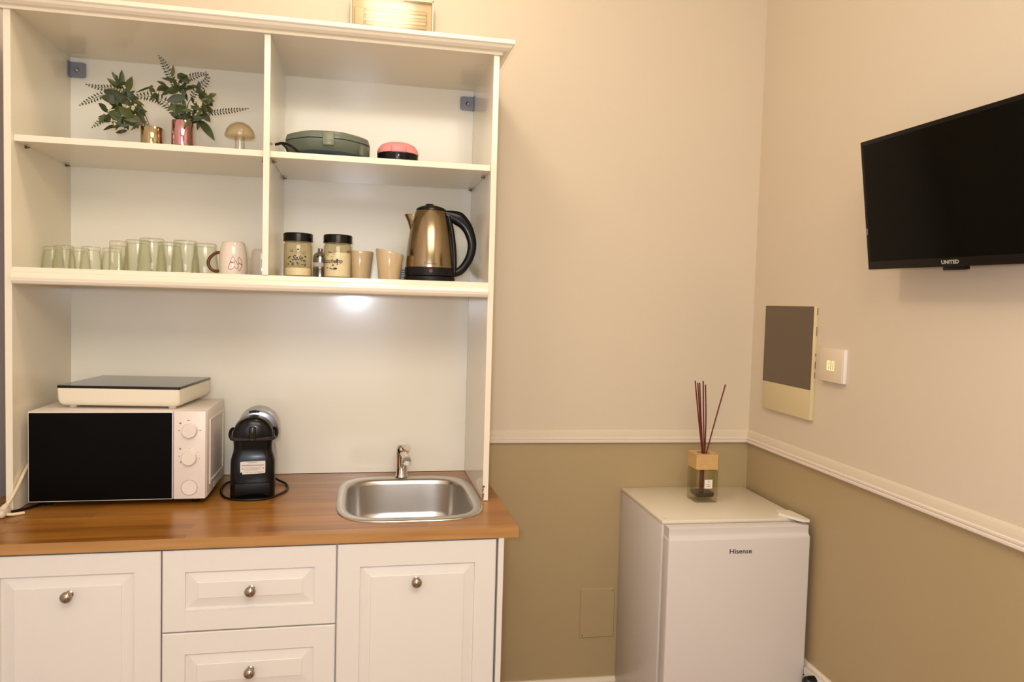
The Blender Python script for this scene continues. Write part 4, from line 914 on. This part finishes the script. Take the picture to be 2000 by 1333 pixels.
# ------------------------------------------------------------------ fridge
fr = thing('mini_fridge', 'white under-counter fridge with recessed top grip in the room corner', 'fridge', (1.055, -.23, 0))
FX0, FX1, FZ = .8255, 1.2815, .832
q = MB(); q.box(FX0, FX1, -.400, -.004, .020, FZ - .012, .003, 2); q.build('cabinet', M_whs, fr)
q = MB(); q.box(FX0 - .0005, FX1 + .0005, -.4035, -.003, FZ - .0115, FZ, .0025, 2); q.build('top_panel', mat('cream_top', (222, 212, 190), .3), fr)
q = MB(); q.box(FX0 + .008, FX1 - .008, -.4085, -.4000, .045, FZ - .012); q.build('door_gasket', mat('gasket_grey', (176, 168, 158), .6), fr)
q = MB(); q.box(FX0 + .001, FX1 - .001, -.458, -.4090, .040, .792, .006, 3)
# sloped hand recess above the main panel
poly = [(-.4100, .800), (-.4100, .8225), (-.4450, .8225), (-.4475, .8205), (-.4480, .8150), (-.4470, .8020), (-.4500, .7950), (-.4562, .7895), (-.4572, .7855), (-.4100, .7855)]
q.prism(poly, FX0 + .004, FX1 - .004, 'x')
dr = q.build('door', M_whs, fr)
q = MB(); q.text('Hisense', .0200, face_front(1.0535, -.4584, .7505), ext=.0004, bold=.0002, sx=1.15); q.build('lettering', mat('logo_dark', (58, 50, 46), .4), dr)
q = MB(); q.prism([(FX1 - .055, -.345), (FX1 - .010, -.345), (FX1 - .004, -.405), (FX1 - .004, -.452), (FX1 - .024, -.452), (FX1 - .050, -.402), (FX1 - .062, -.372)], FZ + .0002, FZ + .0085, 'z'); q.build('hinge_cover', mat('hinge_white', (230, 222, 208), .4), fr)
q = MB(); q.lathe([(.006, FZ), (.006, FZ + .002), (0, FZ + .003)], FX0 + .012, -.388, 0, 14); q.build('corner_cap', M_whs, fr)
for (a, b) in ((FX0 + .04, -.36), (FX1 - .04, -.36), (FX0 + .04, -.05), (FX1 - .04, -.05)):
    MB().lathe([(.018, 0), (.018, .020)], a, b, 0, 16).build('foot', M_blkm, fr)

# ------------------------------------------------------------------ reed diffuser on the fridge
df = thing('reed_diffuser', 'square glass reed diffuser with wooden collar and dark red reeds on the fridge', 'diffuser', (1.050, -.178, FZ))
bx, by, hw = 1.0500, -.1770, .0385
q = MB()
loft(q, [(rrect(hw - .002, hw - .002, .006), FZ + .0003), (rrect(hw, hw, .006), FZ + .003), (rrect(hw, hw, .006), FZ + .104), (rrect(hw - .003, hw - .003, .006), FZ + .108),
         (rrect(.024, .024, .010), FZ + .110), (rrect(.022, .022, .010), FZ + .110), (rrect(hw - .007, hw - .007, .006), FZ + .103), (rrect(hw - .007, hw - .007, .006), FZ + .018), (rrect(hw - .012, hw - .012, .006), FZ + .014)], bx, by)
q.build('bottle', thin_glass('diffuser_glass', (250, 249, 238), (184, 182, 152), ior=1.5, gain=1.5), df)
q = MB(); loft(q, [(rrect(hw - .0130, hw - .0130, .006), FZ + .0152), (rrect(hw - .0085, hw - .0085, .006), FZ + .019), (rrect(hw - .0085, hw - .0085, .006), FZ + .030)], bx, by); q.build('liquid', mat('dark_red_liquid', (38, 14, 10), .1), df)
# wooden collar: square block with a round well
M_blond = mat('blond_wood', (200, 160, 104), .55, noise=.12, nscale=50)
q = MB(); N_ = 48; sq = []; ci = []
for i in range(N_):
    a = 2 * pi * (i + .5) / N_; dx, dy = cos(a), sin(a); t_ = (hw + .001) / max(abs(dx), abs(dy)); sq.append((bx + dx * t_, by + dy * t_)); ci.append((bx + .022 * dx, by + .022 * dy))
z0_, z1_, zw = FZ + .1105, FZ + .160, FZ + .148
vs = [(p[0], p[1], z0_) for p in sq] + [(p[0], p[1], z1_) for p in sq] + [(p[0], p[1], z1_) for p in ci] + [(p[0], p[1], zw) for p in ci]
fs = [tuple(range(N_))[::-1], tuple(3 * N_ + i for i in range(N_))]
for i in range(N_):
    j = (i + 1) % N_
    for k in range(3): fs.append((k * N_ + i, k * N_ + j, (k + 1) * N_ + j, (k + 1) * N_ + i))
q.add(vs, fs); q.build('wooden_collar', M_blond, df)
q = MB(); q.lathe([(0, zw + .0006), (.0215, zw + .0006)], bx, by, 0, 28); q.build('stained_well', mat('stained_wood', (128, 58, 30), .6), df)
M_reed = mat('dark_red_reed', (96, 26, 20), .55)
tops = [(1.0085, -.180, 1.2335), (1.0155, -.186, 1.2270), (1.0262, -.176, 1.2265), (1.0325, -.190, 1.2335), (1.0445, -.182, 1.2205), (1.1140, -.185, 1.2230)]
for i, (tx_, ty_, tz_) in enumerate(tops):
    b_ = Vector((1.0460 + .0022 * i - (.002 if i < 5 else -.001), -.180 + .003 * (i % 3 - 1), FZ + .150)); t_ = Vector((tx_, ty_, tz_))
    mid = (b_ + t_) / 2 + Vector((.003 if i == 4 else -.001, 0, 0)); low = b_ + (b_ - t_).normalized() * .0
    q = MB(); q.tube(smoothpath([b_, mid, t_], 5), .0023, 8); q.build('reed', M_reed, df)
q = MB(); q.tube([(bx - .006, by - .002, FZ + .020), (bx - .004, by, FZ + .108)], .0060, 10); q.tube([(bx + .002, by + .004, FZ + .020), (bx + .001, by + .002, FZ + .108)], .0045, 10); q.build('reed', M_reed, df)
q = MB(); q.box(1.0405, 1.0675, -.2161, -.2157, FZ + .0475, FZ + .0770); lbx = q.build('paper_label', mat('label_cream', (232, 222, 206), .6), df)
q = MB(); q.text('F', .0100, face_front(1.0540, -.2163, FZ + .0690), ext=.0001, shear=.2); q.box(1.0445, 1.0635, -.2164, -.2161, FZ + .0598, FZ + .0604); q.box(1.0480, 1.0600, -.2164, -.2161, FZ + .0540, FZ + .0552)
q.build('label_print', mat('label_ink', (70, 60, 54), .6), lbx)

# ------------------------------------------------------------------ wall panel with dark cover, thermostat
M_panel = mat('panel_cream', (214, 196, 150), .3)
wp = thing('wall_panel', 'flat cream wall panel with dark brown gloss upper part on the right wall', 'wall panel', (X, -.26, 1.137))
PX = X - .014
q = MB(); q.box(PX, X, -.4095, -.1135, 1.1375, 1.4900, .0015, 2); q.build('body', M_panel, wp)
q = MB(); q.box(PX - .0012, PX, -.4085, -.1145, 1.2315, 1.4895, .0004, 1); q.build('dark_screen', mat('brown_gloss', (98, 80, 62), .22, spec=.5), wp)
q = MB(); random.seed(5)
z = 1.485
while z > 1.25:
    h_ = random.uniform(.008, .03); w_ = random.uniform(.0003, .0012)
    q.box(X - .0045, X - .002, -.4095 - w_ * .5, -.4085, z - h_, z); z -= h_ * random.uniform(1.3, 3.0)
q.build('chipped_edge', mat('chip_dark', (110, 90, 66), .8), wp)
th = thing('thermostat', 'small square white thermostat glowing 18.0 beside the dark wall panel', 'thermostat', (X, -.507, 1.2675))
q = MB(); q.box(X - .0115, X, -.5670, -.4500, 1.2675, 1.3665, .0015, 2); q.build('back_box', mat('thermostat_white', (232, 226, 216), .35), th)
q = MB(); q.box(X - .0165, X - .0118, -.5660, -.4510, 1.2680, 1.3665, .002, 2); q.build('face', mat('thermostat_face', (222, 204, 178), .3), th)
Mt = Matrix.Translation((X - .0168, -.5130, 1.3165)) @ Matrix(((0, 0, -1, 0), (-1, 0, 0, 0), (0, 1, 0, 0), (0, 0, 0, 1)))
q = MB()
def digit(ch_, ox, w_=.0095, h_=.026, t_=.0014):
    segs = {'a': (0, h_, w_, h_), 'b': (w_, h_ / 2, w_, h_), 'c': (w_, 0, w_, h_ / 2), 'd': (0, 0, w_, 0), 'e': (0, 0, 0, h_ / 2), 'f': (0, h_ / 2, 0, h_), 'g': (0, h_ / 2, w_, h_ / 2)}
    for s_ in {'1': 'bc', '8': 'abcdefg', '0': 'abcdef'}[ch_]:
        a, b, c, d_ = segs[s_]
        q.box(ox + min(a, c) - t_ / 2, ox + max(a, c) + t_ / 2, min(b, d_) - h_ / 2 - t_ / 2, max(b, d_) - h_ / 2 + t_ / 2, 0, .0004, M=Mt)
digit('1', -.0290); digit('8', -.0150); digit('0', .0050)
q.box(-.0012, .0004, -.0140, -.0124, 0, .0004, M=Mt)
q.build('digits', mat('lit_digits', (255, 236, 170), .5, emit=(255, 232, 160), es=0.8), th)

# ------------------------------------------------------------------ television
tv = thing('television', 'black flat television tilted forward on a bracket on the right wall', 'television', (X, -1.05, 1.58))
TL = Vector((1.1637, -.7762, 1.9014)); H_ = .320; W_ = .555
hv = Vector((.00988, -.99983, -.01582)).normalized(); wv = Vector((-.1401, -.0170, .9900)); wv = (wv - hv * wv.dot(hv)).normalized(); nv_ = wv.cross(hv).normalized()
if nv_.x < 0: nv_ = -nv_           # points into the wall
MT = Matrix((( hv.x, wv.x, nv_.x, TL.x), (hv.y, wv.y, nv_.y, TL.y), (hv.z, wv.z, nv_.z, TL.z), (0, 0, 0, 1)))
# local: x along the set (towards the viewer), y up (0 at top, -H at the bottom), z into the wall
q = MB(); q.box(0, W_, -H_, 0, .0015, .030, .002, 2, M=MT); q.build('housing', M_blkm, tv)
q = MB(); q.box(.05, W_ - .05, -H_ + .04, -.06, .030, .048, .006, 2, M=MT); q.build('rear_box', M_blkm, tv)
q = MB(); q.box(.0, W_, -H_, 0, -.0010, .0014, .0008, 1, M=MT); q.build('bezel', mat('tv_bezel', (8, 6, 6), .25, spec=.3), tv)
q = MB(); q.box(.010, W_ - .010, -H_ + .020, -.010, -.0013, -.0009, M=MT); q.build('screen', mat('tv_screen', (4, 4, 3), .12, spec=.12), tv)
q = MB(); q.text('UNITED', .0115, MT @ Matrix.Translation((W_ / 2, -H_ + .0100, -.0016)) @ Matrix.Rotation(0, 4, 'Y') @ Matrix.Diagonal((1, 1, -1, 1)), ext=.0002, bold=.0003, sx=1.25); q.build('lettering', mat('silver_letters', (176, 168, 152), .4), tv)
q = MB(); q.box(W_ / 2 - .030, W_ / 2 + .030, -H_ - .0085, -H_ - .0002, .004, .022, .002, 2, M=MT); q.build('sensor_housing', M_blkm, tv)
q = MB(); q.box(.0040, .0062, -H_ + .088, -H_ + .104, -.0018, -.0008, M=MT); q.build('edge_glint', mat('glint_bright', (150, 160, 180), .2, metal=.8), tv)  # bright strip painted on the bezel as an edge glint
q = MB(); pc_ = MT @ Vector((W_ / 2, -H_ / 2, .048))
q.box(pc_.x - .010, X - .004, pc_.y - .02, pc_.y + .02, pc_.z - .02, pc_.z + .02, .002, 1); q.box(X - .006, X, pc_.y - .05, pc_.y + .05, pc_.z - .06, pc_.z + .06, .001, 1)
q.build('wall_bracket', M_blkm, tv)

# ------------------------------------------------------------------ socket and plug on the right skirting, low in the corner
so = thing('wall_socket', 'white socket box on the right skirting beside the fridge', 'socket', (X - .013, -.475, .31))
q = MB(); q.box(X - .028, X - .0131, -.548, -.466, .300, .388, .003, 2); q.build('face_plate', mat('socket_white', (206, 200, 190), .4), so)
q = MB(); q.lathe([(.002, 0), (.003, .0012)], 0, 0, 0, 10, M=Matrix.Translation((X - .028, -.470, .366)) @ Matrix.Rotation(-pi / 2, 4, 'Y')); q.build('screw', M_gdark, so)
pl = thing('power_plug', 'black power plug pushed into the socket beside the fridge', 'plug', (X - .05, -.492, .33))
q = MB(); q.lathe([(0, -.034), (.012, -.033), (.0165, -.028), (.0180, -.014), (.0180, 0)], X - .0281, -.5260, .3720, 24, 'x'); q.build('body', M_blk, pl)
q = MB(); q.tube(smoothpath([(X - .055, -.526, .364), (X - .060, -.526, .325), (X - .058, -.524, .28), (X - .045, -.520, .20), (X - .030, -.500, .10), (X - .028, -.505, .01)], 5), .0035, 8); q.build('cord', M_blkm, pl)
